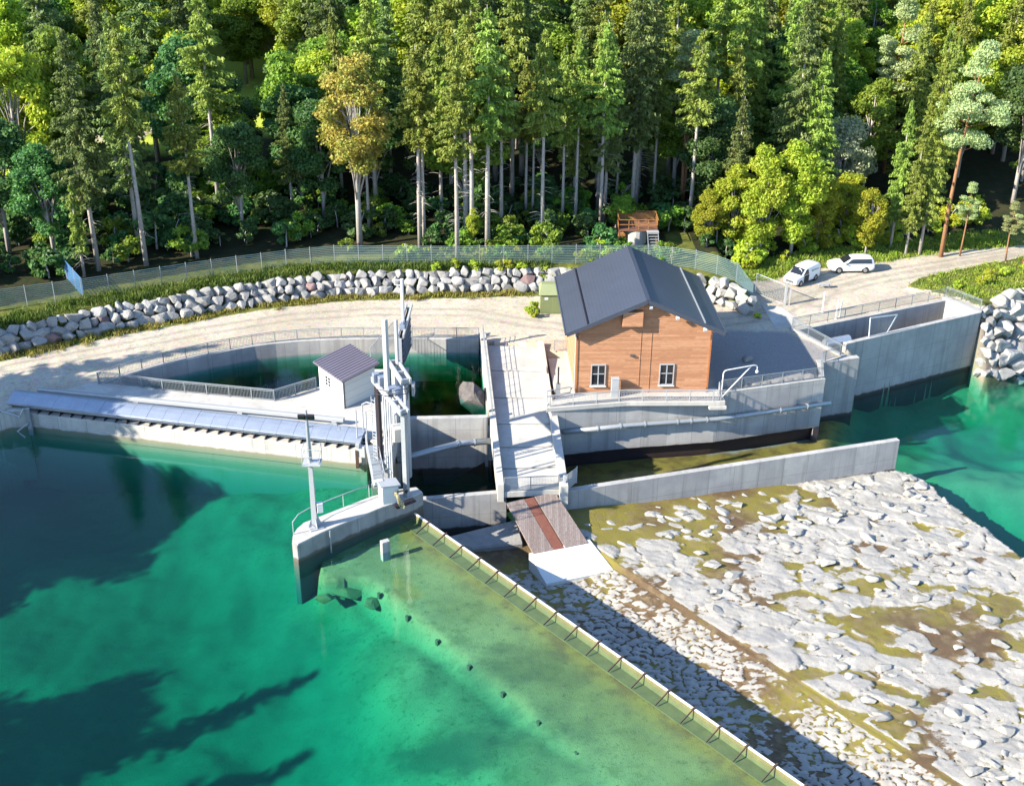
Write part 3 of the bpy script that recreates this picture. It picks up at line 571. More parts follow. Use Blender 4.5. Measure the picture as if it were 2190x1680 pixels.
SW0, SW1 = Vector((-40.66, 89.04)), Vector((-11.6, 82.93)); SD = (SW1 - SW0).normalized(); SNm = Vector((-SD.y, SD.x)); SL = (SW1 - SW0).length
SP = lambda u, d, z: (SW0.x + SD.x * u + SNm.x * d, SW0.y + SD.y * u + SNm.y * d, z)
t = thing('intake_wall', 'long pale concrete wall of the water intake below the steel hood', 'wall', SP(SL / 2, 0, -2))
b = MB().prism([SP(-1.5, 0, 0)[:2], SP(SL, 0, 0)[:2], SP(SL, .9, 0)[:2], SP(-1.5, .9, 0)[:2]], -8, -.62); b.build('body', 'concrete_pool', t, bevel=.02)
MB().prism([SP(-1.5, -.12, 0)[:2], SP(SL - .2, -.12, 0)[:2], SP(SL - .2, -.003, 0)[:2], SP(-1.5, -.003, 0)[:2]], -2.4, -1.66).build('plinth', 'concrete_pool', t)
for k in range(28):
    u = .7 + k * (SL - 1.2) / 28; b = MB(); p0, p1, p2 = SP(u, .02, -.60), SP(u, .62, -.60), SP(u, .62, -.12)
    b.add([p0, p1, p2, SP(u + .09, .02, -.60), SP(u + .09, .62, -.60), SP(u + .09, .62, -.12)], [(0, 1, 2), (3, 5, 4), (0, 2, 5, 3), (0, 3, 4, 1), (1, 4, 5, 2)]); b.build('bracket', 'steel_dark', t)
t = thing('trash_rack', 'dark trash rack with a pale rail under the steel hood of the intake', 'rack', SP(SL / 2, .8, -.6))
MB().prism([SP(.2, .68, 0)[:2], SP(SL - .2, .68, 0)[:2], SP(SL - .2, .86, 0)[:2], SP(.2, .86, 0)[:2]], -.615, .10).build('rack_bars', 'steel_dark', t)
MB().tube([SP(0, .34, -.26), SP(SL, .34, -.26)], .06).build('rail', 'steel_pale', t)
MB().tube([SP(0, .52, -.08), SP(SL, .52, -.08)], .035).build('rail', 'steel', t)
t = thing('intake_hood', 'long sloping grey blue sheet steel hood over the water intake', 'hood', SP(SL / 2, .6, .2))
NH = 22
for k in range(NH):
    u0 = -2.0 + k * (SL + 1.6) / NH; u1 = -2.0 + (k + 1) * (SL + 1.6) / NH - .012; b = MB()
    cs = [(1.62, .60), (1.25, .63), (.75, .52), (.30, .34), (-.02, .20), (-.04, .02), (.02, .02), (.03, .16), (.33, .29), (.77, .46), (1.25, .57), (1.62, .54)]
    jz = .006 * (k % 3)
    vs = [SP(u0, d, z + jz) for d, z in cs] + [SP(u1, d, z + jz) for d, z in cs]; n = len(cs)
    b.add(vs, [tuple(range(n))[::-1], tuple(range(n, 2 * n))] + [(i, (i + 1) % n, n + (i + 1) % n, n + i) for i in range(n)]); b.build('hood_plate', 'hood_steel', t, bevel=.008)
for u in (-1.9, SL - .55): MB().prism([SP(u, .05, 0)[:2], SP(u + .08, .05, 0)[:2], SP(u + .08, 1.6, 0)[:2], SP(u, 1.6, 0)[:2]], -.6, .2).build('end_plate', 'hood_steel', t)
DECK = [(-37.0, 93.7), (-34.6, 93.45), (-30.3, 92.4), (-20.14, 90.5), (-16.98, 93.0), (-12.9, 96.9), (-11.0, 96.9), (-10.5, 90.2), (-10.3, 85.6), (-11.0, 84.0), SP(SL, .93, 0)[:2], SP(-1.0, .93, 0)[:2], (-39.4, 91.3)]
tag(MB().prism(DECK, -5.2, .04).build('concrete_deck', 'concrete_top', bevel=.02), kind='structure')
t = thing('rake_rail', 'long pale steel rail beam on short posts behind the intake hood', 'rail', (-27, 88.6, 0))
RA, RB = Vector((-40.5, 91.25, .52)), Vector((-13.7, 86.15, .52)); MB().beam(RA, RB, .42, .30).build('beam', 'steel_pale', t, bevel=.02)
MB().beam(RA + Vector((0, 0, .18)), RB + Vector((0, 0, .18)), .09, .06).build('rail', 'steel', t)
for f in (.03, .33, .67, .97):
    p = RA.lerp(RB, f); MB().box((p.x, p.y, .2), (.42, .36, .335), rad(-10.8)).build('post', 'steel_pale', t)
one('abutment_wall', MB().prism([(-40.9, 88.9), (-40.9, 90.3), (-42.7, 90.6), (-48.6, 84.6), (-54.5, 66), (-53.6, 65.6), (-47.6, 83.6), (-42.4, 88.6)], -7, -.25), 'concrete_pool', 'low grey abutment wall at the left end of the intake', 'wall', bevel=.03)
t = thing('slide_bracket', 'blue grey steel guide frame between intake hood and abutment wall', 'bracket', (-41.1, 88.7, -1))
b = MB(); b.beam((-40.55, 88.55, -2.4), (-40.55, 88.55, .1), .35, .3, up=(0, 1, 0)); b.build('post', 'steel', t)
b = MB(); b.tube([(-40.75, 88.35, .2), (-41.1, 88.1, -.5), (-42.0, 88.2, -.2), (-42.9, 88.4, .05)], .09); b.tube([(-40.6, 88.3, -1.2), (-41.4, 87.8, -1.7), (-40.7, 87.5, -2.1)], .08); b.build('arm', 'steel', t)

# forebay: curved wall, dividing wall, gate wall
t = thing('forebay_wall', 'curved concrete wall around the dark green forebay basin', 'wall', (-20, 103, 0))
MB().wall(CURVE, .5, -5, .06, -1).build('body', 'concrete', t, bevel=.02)
one('dividing_wall', MB().prism([(-9.4, 88.75), (-2.0, 89.25), (-2.0, 89.75), (-9.45, 89.3)], -7.5, -.75), 'concrete_tail', 'concrete wall dividing the green forebay from the dark pit', 'wall', bevel=.02)
one('gate_wall', MB().prism([(-10.55, 85.2), (-9.45, 85.2), (-9.3, 97.2), (-10.3, 97.2)], -7.5, .12), 'concrete', 'narrow concrete wall carrying the raised gate panel beside the hut', 'wall', bevel=.02)
one('gate_pillar', MB().prism([(-10.9, 80.2), (-9.6, 80.2), (-9.35, 85.19), (-10.9, 85.19)], -7.5, -.1), 'concrete_pool', 'stubby concrete pillar under the gate portal next to the intake', 'pillar', bevel=.02)
q = [gp(x, y, -2.75) for x, y in ((903, 1068), (1078, 1053))]; d_ = (q[1] - q[0]).normalized(); n_ = Vector((-d_.y, d_.x, 0)) * .5
one('pit_wall', MB().prism([(q[0] - d_ * .6)[:2], (q[1] + d_ * .2)[:2], (q[1] + n_ + d_ * .2)[:2], (q[0] + n_ - d_ * .6)[:2]], -7.5, -2.75), 'concrete_tail', 'low concrete wall closing the dark pit between pier and boat chute', 'wall', bevel=.02)
one('guide_wall', MB().prism([(4.0, 80.45), (33.15, 89.42), (33.0, 89.9), (3.9, 80.98)], -8, -2.75), 'concrete_tail', 'long low concrete guide wall between tailrace and stone apron', 'wall', bevel=.02)
# stilling ledge beside the pit wall
q = [gp(x, y, -4.9) for x, y in ((935, 1150), (1105, 1112), (1120, 1155), (1010, 1165))]
one('rubble_ledge', MB().prism([p[:2] for p in q], -6.5, [-4.95, -4.75, -5.1, -5.2]), 'boulder', 'grey stone ledge at the foot of the pit wall beside the weir', 'ledge', bevel=.12)

# boat chute
t = thing('boat_chute', 'pale concrete boat chute sloping from the gravel yard down to the mesh gate', 'chute', (0, 91, -1))
def lerp(a, b, f): return a + (b - a) * f
CL0, CL1, CR0, CR1 = Vector((-2.5, 102.7, -.02)), Vector((-.56, 79.9, -2.45)), Vector((2.4, 102.3, -.02)), Vector((3.8, 80.35, -2.45))
cuts = [0, .2, .40, .58, .73, .86, 1.0]
for a, b_ in zip(cuts[:-1], cuts[1:]):
    g = .006; b = MB(); b.slab([CL0.lerp(CL1, a + g) - Vector((0, 0, .05)), CR0.lerp(CR1, a + g) - Vector((0, 0, .05)), CR0.lerp(CR1, b_), CL0.lerp(CL1, b_)], .5); b.build('floor_slab', 'concrete_top', t, bevel=.02)
b = MB(); b.slab([(-3.05, 103.5, .80), (-2.5, 103.5, .80), (-.56, 79.8, -1.70), (-1.06, 79.8, -1.70)], 1.6); b.build('side_wall', 'concrete_top', t, bevel=.02)
b = MB(); b.slab([(2.4, 102.6, .42), (2.95, 102.6, .42), (3.62, 91.2, -.85), (3.1, 91.2, -.85)], 1.6); b.build('side_wall', 'concrete_top', t, bevel=.02)
b = MB(); b.slab([(3.12, 91.19, -.60), (3.80, 91.19, -.60), (4.45, 79.8, -1.80), (3.8, 79.8, -1.80)], 1.7); b.build('side_wall', 'concrete_top', t, bevel=.02)
b = MB().prism([(-3.05, 103.6), (-2.6, 103.6), (-1.6, 89.3), (-2.05, 89.3)], -5, [.1, .1, -1.6, -1.6]); b.build('foundation_wall', 'concrete', t)
t = thing('chute_railing', 'thin wire railing on top of the left wall of the boat chute', 'railing', (-2.6, 97, .5))
A_, B_ = Vector((-2.8, 103.3, .78)), Vector((-1.65, 89.6, -.68))
for k in range(12):
    p = A_.lerp(B_, k / 11); MB().tube([p, p + Vector((0, 0, 1.05))], .025, 6).build('post', 'steel_rail', t)
for h in (.2, .48, .76, 1.05): MB().tube([A_ + Vector((0, 0, h)), B_ + Vector((0, 0, h))], .02, 6).build('rail', 'steel_rail', t)
def mesh_panel(b, a, c, h, sx, sz, r):
    """wire mesh between the base points a and c"""
    a = Vector(a); c = Vector(c); L = (c - a).length; n = max(1, round(L / sx))
    for k in range(n + 1):
        p = a.lerp(c, k / n); b.beam(p, p + Vector((0, 0, h)), r, r, up=(0, 1, .01))
    m = max(1, round(h / sz))
    for k in range(m + 1): b.beam(a + Vector((0, 0, h * k / m)), c + Vector((0, 0, h * k / m)), r, r)
t = thing('mesh_gate', 'wire mesh gate closing the lower end of the boat chute', 'gate', (1.6, 80, -2.4))
GA, GB = Vector((-.55, 80.0, -2.36)), Vector((3.75, 80.4, -2.36)); H = 1.15
b = MB(); mesh_panel(b, GA, GB, H, .12, .12, .012); b.build('mesh', 'steel_rail', t)
b = MB()
for p, q in ((GA, GB), (GA + Vector((0, 0, H)), GB + Vector((0, 0, H))), (GA, GA + Vector((0, 0, H))), (GB, GB + Vector((0, 0, H))), (GA.lerp(GB, .48), GA.lerp(GB, .48) + Vector((0, 0, H)))): b.beam(p, q, .06, .06, up=(0, 1, .01))
b.build('frame', 'steel_rail', t)
t = thing('gate_post', 'grey steel gate post with slatted side panel at the lower end of the chute', 'post', (4.2, 80.4, -2.6))
MB().box((4.15, 80.3, -2.0), (.22, .22, 1.7)).build('post', 'steel_pale', t, bevel=.01)
b = MB()
for k in range(9): b.beam((4.35, 80.6, -2.6 + k * .16), (5.2, 81.9, -2.6 + k * .16), .03, .09)
b.beam((4.35, 80.6, -2.75), (4.35, 80.6, -1.2), .06, .06, up=(0, 1, 0)); b.beam((5.2, 81.9, -2.75), (5.2, 81.9, -1.2), .06, .06, up=(0, 1, 0)); b.build('slat_panel', 'steel_pale', t)
t = thing('wooden_ramp', 'weathered plank ramp with one rusty red board below the mesh gate', 'ramp', (1.5, 78, -3.5))
r0, r1, r2, r3 = gp(1083, 1074, -2.80), gp(1187, 1052, -2.80), gp(1258, 1160, -4.35), gp(1141, 1184, -4.35)
for a, b_, mt, nm, dz in ((0, .36, 'old_planks', 'plank_panel', 0), (.365, .56, 'rust', 'rusty_board', -.02), (.575, 1, 'old_planks', 'plank_panel', .01)):
    p = [r0.lerp(r1, a), r0.lerp(r1, b_), r3.lerp(r2, b_), r3.lerp(r2, a)]; b = MB().slab([v + Vector((0, 0, dz)) for v in p], .16); b.build(nm, mt, t, bevel=.015)
b = MB()
for f in (.05, .5, .95): b.beam(r0.lerp(r3, f) - Vector((0, 0, .26)), r1.lerp(r2, f) - Vector((0, 0, .26)), .18, .18)
b.build('joist', 'rust_steel', t)
k0, k1, k2, k3 = gp(1131, 1182, -4.30), gp(1261, 1152, -4.30), gp(1313, 1218, -5.25), gp(1168, 1248, -5.45)
one('ramp_block', MB().slab([k0, k1, k2, k3], 1.7), 'white_block', 'white concrete block at the foot of the wooden ramp', 'block', bevel=.03)

# ------------------------------------------------------------------ powerhouse terrace and lower wall
PW = [(3.37, 89.59), (9.83, 91.1), (17.75, 92.4), (27.83, 95.46)]
t = thing('powerhouse_wall', 'tall concrete river wall under the wooden powerhouse with wet foot coloured dark for shade', 'wall', (15, 92, -2))
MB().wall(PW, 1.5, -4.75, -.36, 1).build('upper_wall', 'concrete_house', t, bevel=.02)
b = MB().wall(offset([Vector(p) for p in PW], .45), 1.0, -8, -4.7, 1); b.build('recessed_foot', 'wet_shaded', t)
MB().prism([(27.3, 95.3), (27.83, 95.46), (27.6, 97.0), (27.0, 97.0)], -8, -4.7).build('end_pier', 'concrete_house', t)
MB().wall([(17.76, 92.4), (27.85, 95.46)], .5, -.36, .12, 1).build('parapet', 'concrete', t, bevel=.02)
MB().prism([(2.9, 89.45), (9.8, 90.75), (17.75, 90.95), (18.25, 91.0), (18.25, 93.2), (17.7, 93.7), (5.2, 92.5), (3.6, 91.2)], -.36, .03).build('terrace_slab', 'concrete_top', t, bevel=.02)
b = MB()
for x, y in ((16.4, 91.3), (17.7, 91.4)): pass
MB().box((17.6, 91.2, -.52), (1.5, .9, .3), .05).build('terrace_block', 'concrete_top', t, bevel=.02)
one('wing_wall', MB().prism([(27.9, 98.95), (28.46, 99.0), (32.1, 100.15), (31.95, 100.75), (28.3, 99.7), (27.9, 99.6)], -8.5, .05), 'concrete_tail', 'short concrete wing wall between powerhouse wall and open basin', 'wall', bevel=.02)
one('yard_wall', MB().prism([(27.84, 95.47), (28.45, 98.99), (27.9, 98.94), (27.25, 95.3)], -8.4, .06), 'concrete_tail', 'concrete return wall at the corner of the shaded gravel yard', 'wall', bevel=.02)
# open basin
t = thing('open_basin', 'large open concrete basin standing in the river beside the gravel yard', 'basin', (38, 108, 0))
MB().wall([(31.45, 102.65), (46.91, 110.65)], .5, -9, .3, 1).build('front_wall', 'concrete_tail', t, bevel=.02)
MB().wall([(46.92, 110.66), (47.35, 111.35), (44.7, 115.1)], .5, -9, .31, 1).build('end_wall', 'concrete_tail', t, bevel=.02)
MB().wall([(44.55, 114.75), (27.0, 106.5)], .45, -5, .1, 1).build('back_wall', 'concrete', t, bevel=.02)
MB().wall([(27.0, 106.8), (30.5, 100.2)], .5, -5, .12, 1).build('side_wall', 'concrete', t, bevel=.02)
t = thing('swing_screen', 'white framed mesh screen standing on the front wall of the open basin', 'screen', (34, 104.4, .3))
q = [atp for atp in ()]
b0, b1 = Vector((34.0, 104.25, .3)), Vector((36.0, 105.3, .3)); h0, h1 = Vector((33.85, 104.2, 2.3)), Vector((36.9, 105.8, 2.0))
b = MB()
for p, q in ((b0, b1), (b1, h1), (h1, h0), (h0, b0)): b.beam(p, q, .09, .09, up=(.4, -.8, .1))
b.build('frame', 'white_paint', t)
b = MB()
for k in range(1, 16):
    f = k / 16; b.beam(b0.lerp(b1, f), h0.lerp(h1, f), .012, .012, up=(.4, -.8, .1)); b.beam(b0.lerp(h0, f), b1.lerp(h1, f), .012, .012, up=(.4, -.8, .1))
b.build('mesh', 'steel', t)
t = thing('steel_drum', 'grey steel drum cover lying in the corner of the open basin', 'drum', (30.6, 103.4, .3))
MB().tube([(29.5, 102.9, .2), (32.0, 104.0, .2)], .45, 14).build('drum', 'hood_steel', t, smooth=False); MB().box((31.2, 103.2, -.6), (.3, .3, 1.2)).build('support', 'steel', t)

# boulder-like rock in the forebay
def rockmesh(seed, sub=3, cuts=13, rough=.05):
    rg = random.Random(seed); bm = bmesh.new(); bmesh.ops.create_icosphere(bm, subdivisions=sub, radius=1)
    pl = [(Vector((rg.gauss(0, 1), rg.gauss(0, 1), rg.gauss(0, .8))).normalized(), rg.uniform(.42, .74)) for _ in range(cuts)]
    for v in bm.verts:
        for n, d in pl:
            k = v.co.dot(n) - d
            if k > 0: v.co -= n * k * .98
        nn = mnoise.noise_vector(v.co * 1.7 + Vector((seed, 0, 0))); v.co += v.co.normalized() * nn.x * rough * 1.4 + nn * rough * .5
        n2 = mnoise.noise(v.co * 4.5 + Vector((seed, 3, 0))); v.co *= 1 + n2 * rough * .5
    me = bpy.data.meshes.new('boulder'); bm.to_mesh(me); bm.free(); return me
ROCKS = [rockmesh(11 + i) for i in range(9)]
def rock(i, loc, sc, rz, mat, label, cat='boulder', group=None, name='boulder'):
    me = ROCKS[i % 9]; key = me.name + mat
    m2 = ROCKM.get(key)
    if m2 is None:
        m2 = me.copy(); m2.materials.append(MT[mat]); ROCKM[key] = m2
    o = bpy.data.objects.new(name, m2); COL.objects.link(o); o.location = loc; o.scale = sc; rg = random.Random(hash((round(loc[0], 3), round(loc[1], 3))) & 0xffff); o.rotation_euler = (rg.uniform(-.3, .3), rg.uniform(-.3, .3), rz)
    return tag(o, label, cat, group)
ROCKM = {}
for k, q, sx, sy, rz in SUNK: rock(k, (q.x, q.y, -3.55), (sx * 1.15, sy, .34), rz, 'boulder_sunk', 'flat olive rock slab lying under the water beside the pier', cat='rock', group='sunken rock slabs beside the pier', name='sunken_slab')
rock(3, (-3.2, 94.0, -1.5), (1.55, 2.3, 2.1), .5, 'boulder_brown', 'large brown rock rising from the forebay against the chute wall', name='rock')

# boulder wall below the fence
random.seed(4)
def along(line):
    pts = [Vector(p) for p in line]; L = [0]
    for a, b in zip(pts[:-1], pts[1:]): L.append(L[-1] + (b - a).length)
    def f(s):
        for i in range(len(pts) - 1):
            if s <= L[i + 1] or i == len(pts) - 2:
                d = (pts[i + 1] - pts[i]).normalized(); return pts[i] + d * (s - L[i]), d
    return f, L[-1]
f_, L_ = along(BASE[3:19]); nb = 0
for row, (off, z, szr) in enumerate(((.12, .30, 1.0), (.62, .98, .95), (1.2, 1.62, .82))):
    s = -1.0 + row * .5
    while s < L_ - .5:
        wd = random.uniform(.8, 1.75) * szr; p, d = f_(max(s + wd / 2, 0)); n = Vector((-d.y, d.x))
        behind = 7.0 < p.x < 14.5
        if not behind and not (p.x > 22.5 and row == 2):
            c = p + n * (off + random.uniform(-.15, .15)); right = p.x > 13
            red = random.random() < .035
            h = random.uniform(.42, .60) * (1.0 if wd > 1 else .85)
            mt = 'boulder_red' if red else ('boulder_white' if right else 'boulder')
            lab = 'reddish boulder among the grey ones in the stacked bank below the fence' if red else ('pale boulder in the heap between the house roof and the yard gate' if right else 'grey boulder stacked in the stone bank below the fence')
            if nb < 290: rock(random.randrange(9), (c.x, c.y, z + random.uniform(-.08, .12)), (wd * .80, .80, h * 1.36), math.atan2(d.y, d.x) + random.uniform(-.25, .25), mt, lab, group='reddish boulders in the stone bank' if red else ('pale boulders behind the house' if right else 'grey boulders in the stone bank')); nb += 1
        s += wd * .95
# river bank boulders at the right
fb_, Lb_ = along([(46.8, 111.1), (49.6, 113.2), (54.5, 115.6), (64, 119.3)])
for k in range(92):
    sz = random.uniform(.75, 1.7); p, d = fb_(random.uniform(.2, Lb_)); n = Vector((d.y, -d.x)); bk = random.uniform(-1.0, 4.4); q = p + n * bk
    if q.x - sz * .9 < 47.0 and bk < .9: continue
    z = .1 - 1.55 * max(0, bk)
    rock(k, (q.x, q.y, z + .1), (sz * 1.15, sz, sz * .75), random.uniform(0, 6), 'boulder_white' if bk < 1.5 else 'boulder', 'big pale rock of the river bank beyond the open basin' if bk < 1.5 else 'big rock greyed for shade low on the river bank beyond the open basin', cat='rock', group='pale river bank rocks' if bk < 1.5 else 'shade greyed river bank rocks', name='riprap_rock')  # lower rocks take the greyer stone, painting in the shade down there
nst = 0
while nst < 230:
    u, v = random.uniform(2, 56), random.uniform(11.3, 40); x, y, _ = W3(u, v, 0)
    gwd = 80.2 + (x - 4.1) * .308 - y
    if x < 5 or x > 35 or y < 47 or gwd < .6 or (gwd > 6 and random.random() < .72): continue
    sz = random.choice((.3, .35, .42, .5, .6, .75)) * (1.0 if gwd < 6 else .9); nst += 1
    rock(nst, (x, y, -5.02 + .35 * max(0, min(1, (16 - x) / 14)) - .012 * (v - 11) - .3 * max(0, (x - 14) / 26)), (sz * 1.5, sz * .85, sz * .42), random.uniform(-.6, .6), 'boulder_white', 'loose pale stone lying on the stone apron below the weir', cat='stone', group='loose stones on the apron', name='stone')
for x, y, z, sz in ((47.9, 111.6, .1, .7), (48.2, 111.0, -.9, .9), (48.0, 110.4, -2.0, .9), (48.9, 110.6, -1.8, 1.0), (48.2, 109.8, -3.1, 1.0), (49.2, 109.9, -3.0, 1.1), (48.3, 109.1, -4.2, 1.0), (49.4, 109.2, -4.2, 1.0), (48.4, 108.4, -5.4, 1.1), (49.6, 108.5, -5.5, 1.0), (48.9, 111.7, -.3, .8), (47.9, 110.9, -1.5, .6), (48.0, 109.4, -4.0, .7), (47.5, 110.4, -1.2, .6), (47.45, 109.8, -2.4, .7), (47.6, 109.1, -3.4, .8), (47.2, 108.9, -4.4, .7), (47.5, 108.3, -5.2, .9), (46.9, 108.6, -5.4, .7), (47.3, 111.1, -.2, .45), (48.1, 108.7, -5.0, .7)):
    rock(int(sz * 10 + x * 3), (x, y, z), (sz * 1.1, sz, sz * .8), x * y, 'boulder', 'big rock greyed for shade low on the river bank beyond the open basin', cat='rock', group='shade greyed river bank rocks', name='riprap_rock')
rock(2, (21.6, 99.3, .15), (.85, .55, .45), .3, 'boulder', 'single grey rock lying in the shaded gravel yard', name='rock')

# pipes
def big_pipe(name, label, pts, r, collars, feet):
    t = thing(name, label, 'pipe', pts[0]); MB().tube(pts, r, 16).build('pipe', 'steel', t, smooth=True)
    P = [Vector(p) for p in pts]; f, L = along([p[:2] for p in P])
    for c in collars:
        i = min(int(c * (len(P) - 1)), len(P) - 2); q = P[i].lerp(P[i + 1], c * (len(P) - 1) - i); d = (P[i + 1] - P[i]).normalized()
        MB().tube([q - d * .06, q + d * .06], r * 1.28, 16).build('collar', 'steel', t)
    for c in feet:
        i = min(int(c * (len(P) - 1)), len(P) - 2); q = P[i].lerp(P[i + 1], c * (len(P) - 1) - i); d = (P[i + 1] - P[i]).normalized()
        b = MB(); b.box((q.x, q.y + .2, q.z - r - .08), (.14, .5, .14), math.atan2(d.y, d.x)); b.build('bracket', 'steel', t)
PWo = offset([Vector(p) for p in PW], -.42)
big_pipe('wall_pipe', 'long pale steel pipe running along the powerhouse river wall', [(PWo[0].x + .9, PWo[0].y + .25, -2.25)] + [(p.x, p.y, -2.2) for p in PWo[1:3]] + [(28.5, 95.25, -2.2)], .21, (.18, .30, .40, .52, .57, .63, .72, .85, .93), (.12, .35, .46, .66, .78, .9))
big_pipe('pit_pipe', 'pale steel pipe crossing the dark pit to the boat chute', [(-9.35, 84.3, -2.2), (-6.6, 86.0, -2.2), (-4.3, 87.25, -2.2), (-1.3, 87.8, -2.2)], .27, (.64, .8), (.62,))

# ------------------------------------------------------------------ railings and fences
def railing(label, pts, h=1.05, post=2.1, bar=.13, mat='steel_rail', thick=1.0, group='railings round the basins'):
    P = [Vector(p) for p in pts]; t = thing('railing', label, 'railing', P[0], 0, group); Z = Vector((0, 0, 1))
    top, low, bars = MB(), MB(), MB()
    for a, b in zip(P[:-1], P[1:]):
        top.beam(a + Z * h, b + Z * h, .06 * thick, .05 * thick); low.beam(a + Z * .12, b + Z * .12, .04 * thick, .03 * thick); low.beam(a + Z * (h - .14), b + Z * (h - .14), .04 * thick, .03 * thick)
        L = (b - a).length; n = max(1, int(L / bar))
        for k in range(n):
            p = a.lerp(b, (k + .5) / n); bars.beam(p + Z * .12, p + Z * (h - .14), .022 * thick, .022 * thick, up=(0, 1, 0))
    f, L = along([p[:2] for p in P]); n = max(1, round(L / post)); acc = [0]
    for a, b in zip(P[:-1], P[1:]): acc.append(acc[-1] + (Vector(b[:2]) - Vector(a[:2])).length)
    for k in range(n + 1):
        s = L * k / n; i = max(j for j in range(len(P) - 1) if acc[j] <= s + 1e-6); q = P[i].lerp(P[i + 1], min(1, (s - acc[i]) / max(1e-6, acc[i + 1] - acc[i])))
        b = MB(); b.beam(q - Z * .05, q + Z * (h + .02), .06 * thick, .06 * thick, up=(0, 1, 0)); b.build('post', mat, t)
    top.build('handrail', mat, t); low.build('rail', mat, t); bars.build('baluster_grid', mat, t)
    return t
z_ = .06
cin = [(p.x, p.y, z_) for p in offset([Vector(q) for q in CURVE], -.22)]
railing('long curved grey railing along the far rim of the forebay basin', cin[:14])
railing('grey railing on the far rim between raised gate panel and boat chute', cin[14:])
railing('pale railing on the deck in front of the forebay, bent towards the white hut', [(-36.1, 93.45, .05), (-34.4, 93.32, .05), (-30.3, 92.25, .05), (-20.14, 90.38, .05), (-17.0, 92.85, .05)], thick=1.25, mat='steel')
railing('pale railing along the terrace in front of the wooden powerhouse', [(3.2, 89.75, .03), (9.8, 90.95, .03), (17.7, 91.1, .03), (17.9, 92.6, .03)], thick=1.2, mat='steel_pale')
railing('grey railing on the river wall beside the shaded gravel yard', [(18.1, 92.75, .12), (27.55, 95.6, .12), (28.2, 98.9, .1), (30.3, 100.3, .1)])
railing('grey railing on the near left wall of the open basin', [(30.4, 100.6, .12), (27.2, 106.6, .12)])
railing('long grey railing along the far wall of the open basin', [(27.2, 106.8, .1), (44.6, 114.95, .1)])
railing('short grey railing across the right end of the open basin', [(44.75, 115.0, .31), (47.1, 111.4, .31)])
railing('low grey railing beside the boulder heap near the yard gate', [(22.2, 111.2, .02), (24.3, 112.2, .02)], h=1.0, group='railings round the basins')
railing('short grey railing between boat chute and left wall of the powerhouse', [(3.9, 101.2, .02), (5.1, 101.2, .02)], group='railings round the basins')

FEN = [(-58, 100.5), (-49.06, 105.56), (-41.92, 108.6), (-31.27, 113.9), (-25, 116.6), (-19.6, 118.67), (-6.83, 118.95), (3.01, 119.2), (8, 119.5), (14.92, 119.6), (19.0, 118.2), (22.3, 115.6), (24.3, 112.6)]
t = thing('mesh_fence', 'long galvanised mesh fence on the bank between boulders and forest', 'fence', (-10, 119, 2))
f_, L_ = along(FEN); n = round(L_ / 2.52)
for k in range(n):
    a, _ = f_(L_ * k / n); c, _ = f_(L_ * (k + 1) / n); za = gz(a.x, a.y) + .05; zc = gz(c.x, c.y) + .05
    A_, B_ = Vector((a.x, a.y, za)), Vector((c.x, c.y, zc)); b = MB(); H = 2.05
    for j in range(11):
        hh = .1 + j * .19; b.beam(A_ + Vector((0, 0, hh)), B_ + Vector((0, 0, hh)), .033, .033)
    for j in range(1, 24):
        p = A_.lerp(B_, j / 24); b.beam(p + Vector((0, 0, .08)), p + Vector((0, 0, H)), .010, .010, up=(0, 1, 0))
    b.build('mesh_panel', 'fence_wire', t); b = MB(); b.beam(A_ - Vector((0, 0, .3)), A_ + Vector((0, 0, 2.15)), .07, .06, up=(0, 1, 0)); b.build('post', 'steel', t)
t = thing('side_fence', 'short blue grey fence arm running from the mesh fence into the forest', 'fence', (-42, 109, 2))
p0, p1 = Vector((-41.95, 108.6, 1.9)), Vector((-47.2, 116.5, 2.0))
for k in range(3):
    a, c = p0.lerp(p1, k / 3), p0.lerp(p1, (k + 1) / 3); b = MB()
    for j in range(11): b.beam(a + Vector((0, 0, .1 + j * .19)), c + Vector((0, 0, .1 + j * .19)), .03, .03)
    for j in range(1, 20): b.beam(a.lerp(c, j / 20), a.lerp(c, j / 20) + Vector((0, 0, 2.05)), .025, .025, up=(0, 1, 0))
    b.build('mesh_panel', 'fence_blue', t); b = MB(); b.beam(c - Vector((0, 0, .3)), c + Vector((0, 0, 2.15)), .07, .07, up=(0, 1, 0)); b.build('post', 'steel', t)
t = thing('yard_gate', 'open mesh gate with pale posts at the entrance of the gravel yard', 'gate', (26, 115, 0))
a, c = Vector((25.3, 116.2, .06)), Vector((27.6, 113.15, .06)); b = MB(); mesh_panel(b, a, c, 2.1, .2, .2, .014); b.build('mesh', 'steel', t); b = MB()
for p, q in ((a, c), (a + Vector((0, 0, 2.1)), c + Vector((0, 0, 2.1))), (a, a + Vector((0, 0, 2.1)))): b.beam(p, q, .07, .07, up=(0, 1, .01))
b.build('frame', 'steel_pale', t); MB().box((27.75, 113.05, 1.12), (.2, .2, 2.3)).build('post', 'steel_pale', t); MB().box((28.2, 113.0, 1.12), (.1, .1, 2.3)).build('post', 'steel_pale', t)
for x, y, h, lab in ((31.1, 111.0, 2.3, 'slim white steel post on the gravel nearest the yard gate'), (32.1, 109.45, 2.1, 'slim white steel post with dark side at the basin railing'), (32.6, 109.8, 2.0, 'slim white steel post right beside the dark sided one')):
    b = MB(); b.box((x, y, h / 2 - .05), (.10, .10, h)); b.box((x, y, .01), (.26, .26, .05)); one('steel_post', b, 'white_paint', lab, 'post', 'slim posts by the open basin')
tag(MB().prism([(25.4, 113.0), (27.3, 112.4), (28.8, 107.6), (25.6, 106.8)], -.2, .025).build('paved_strip', 'concrete_top'), kind='structure')

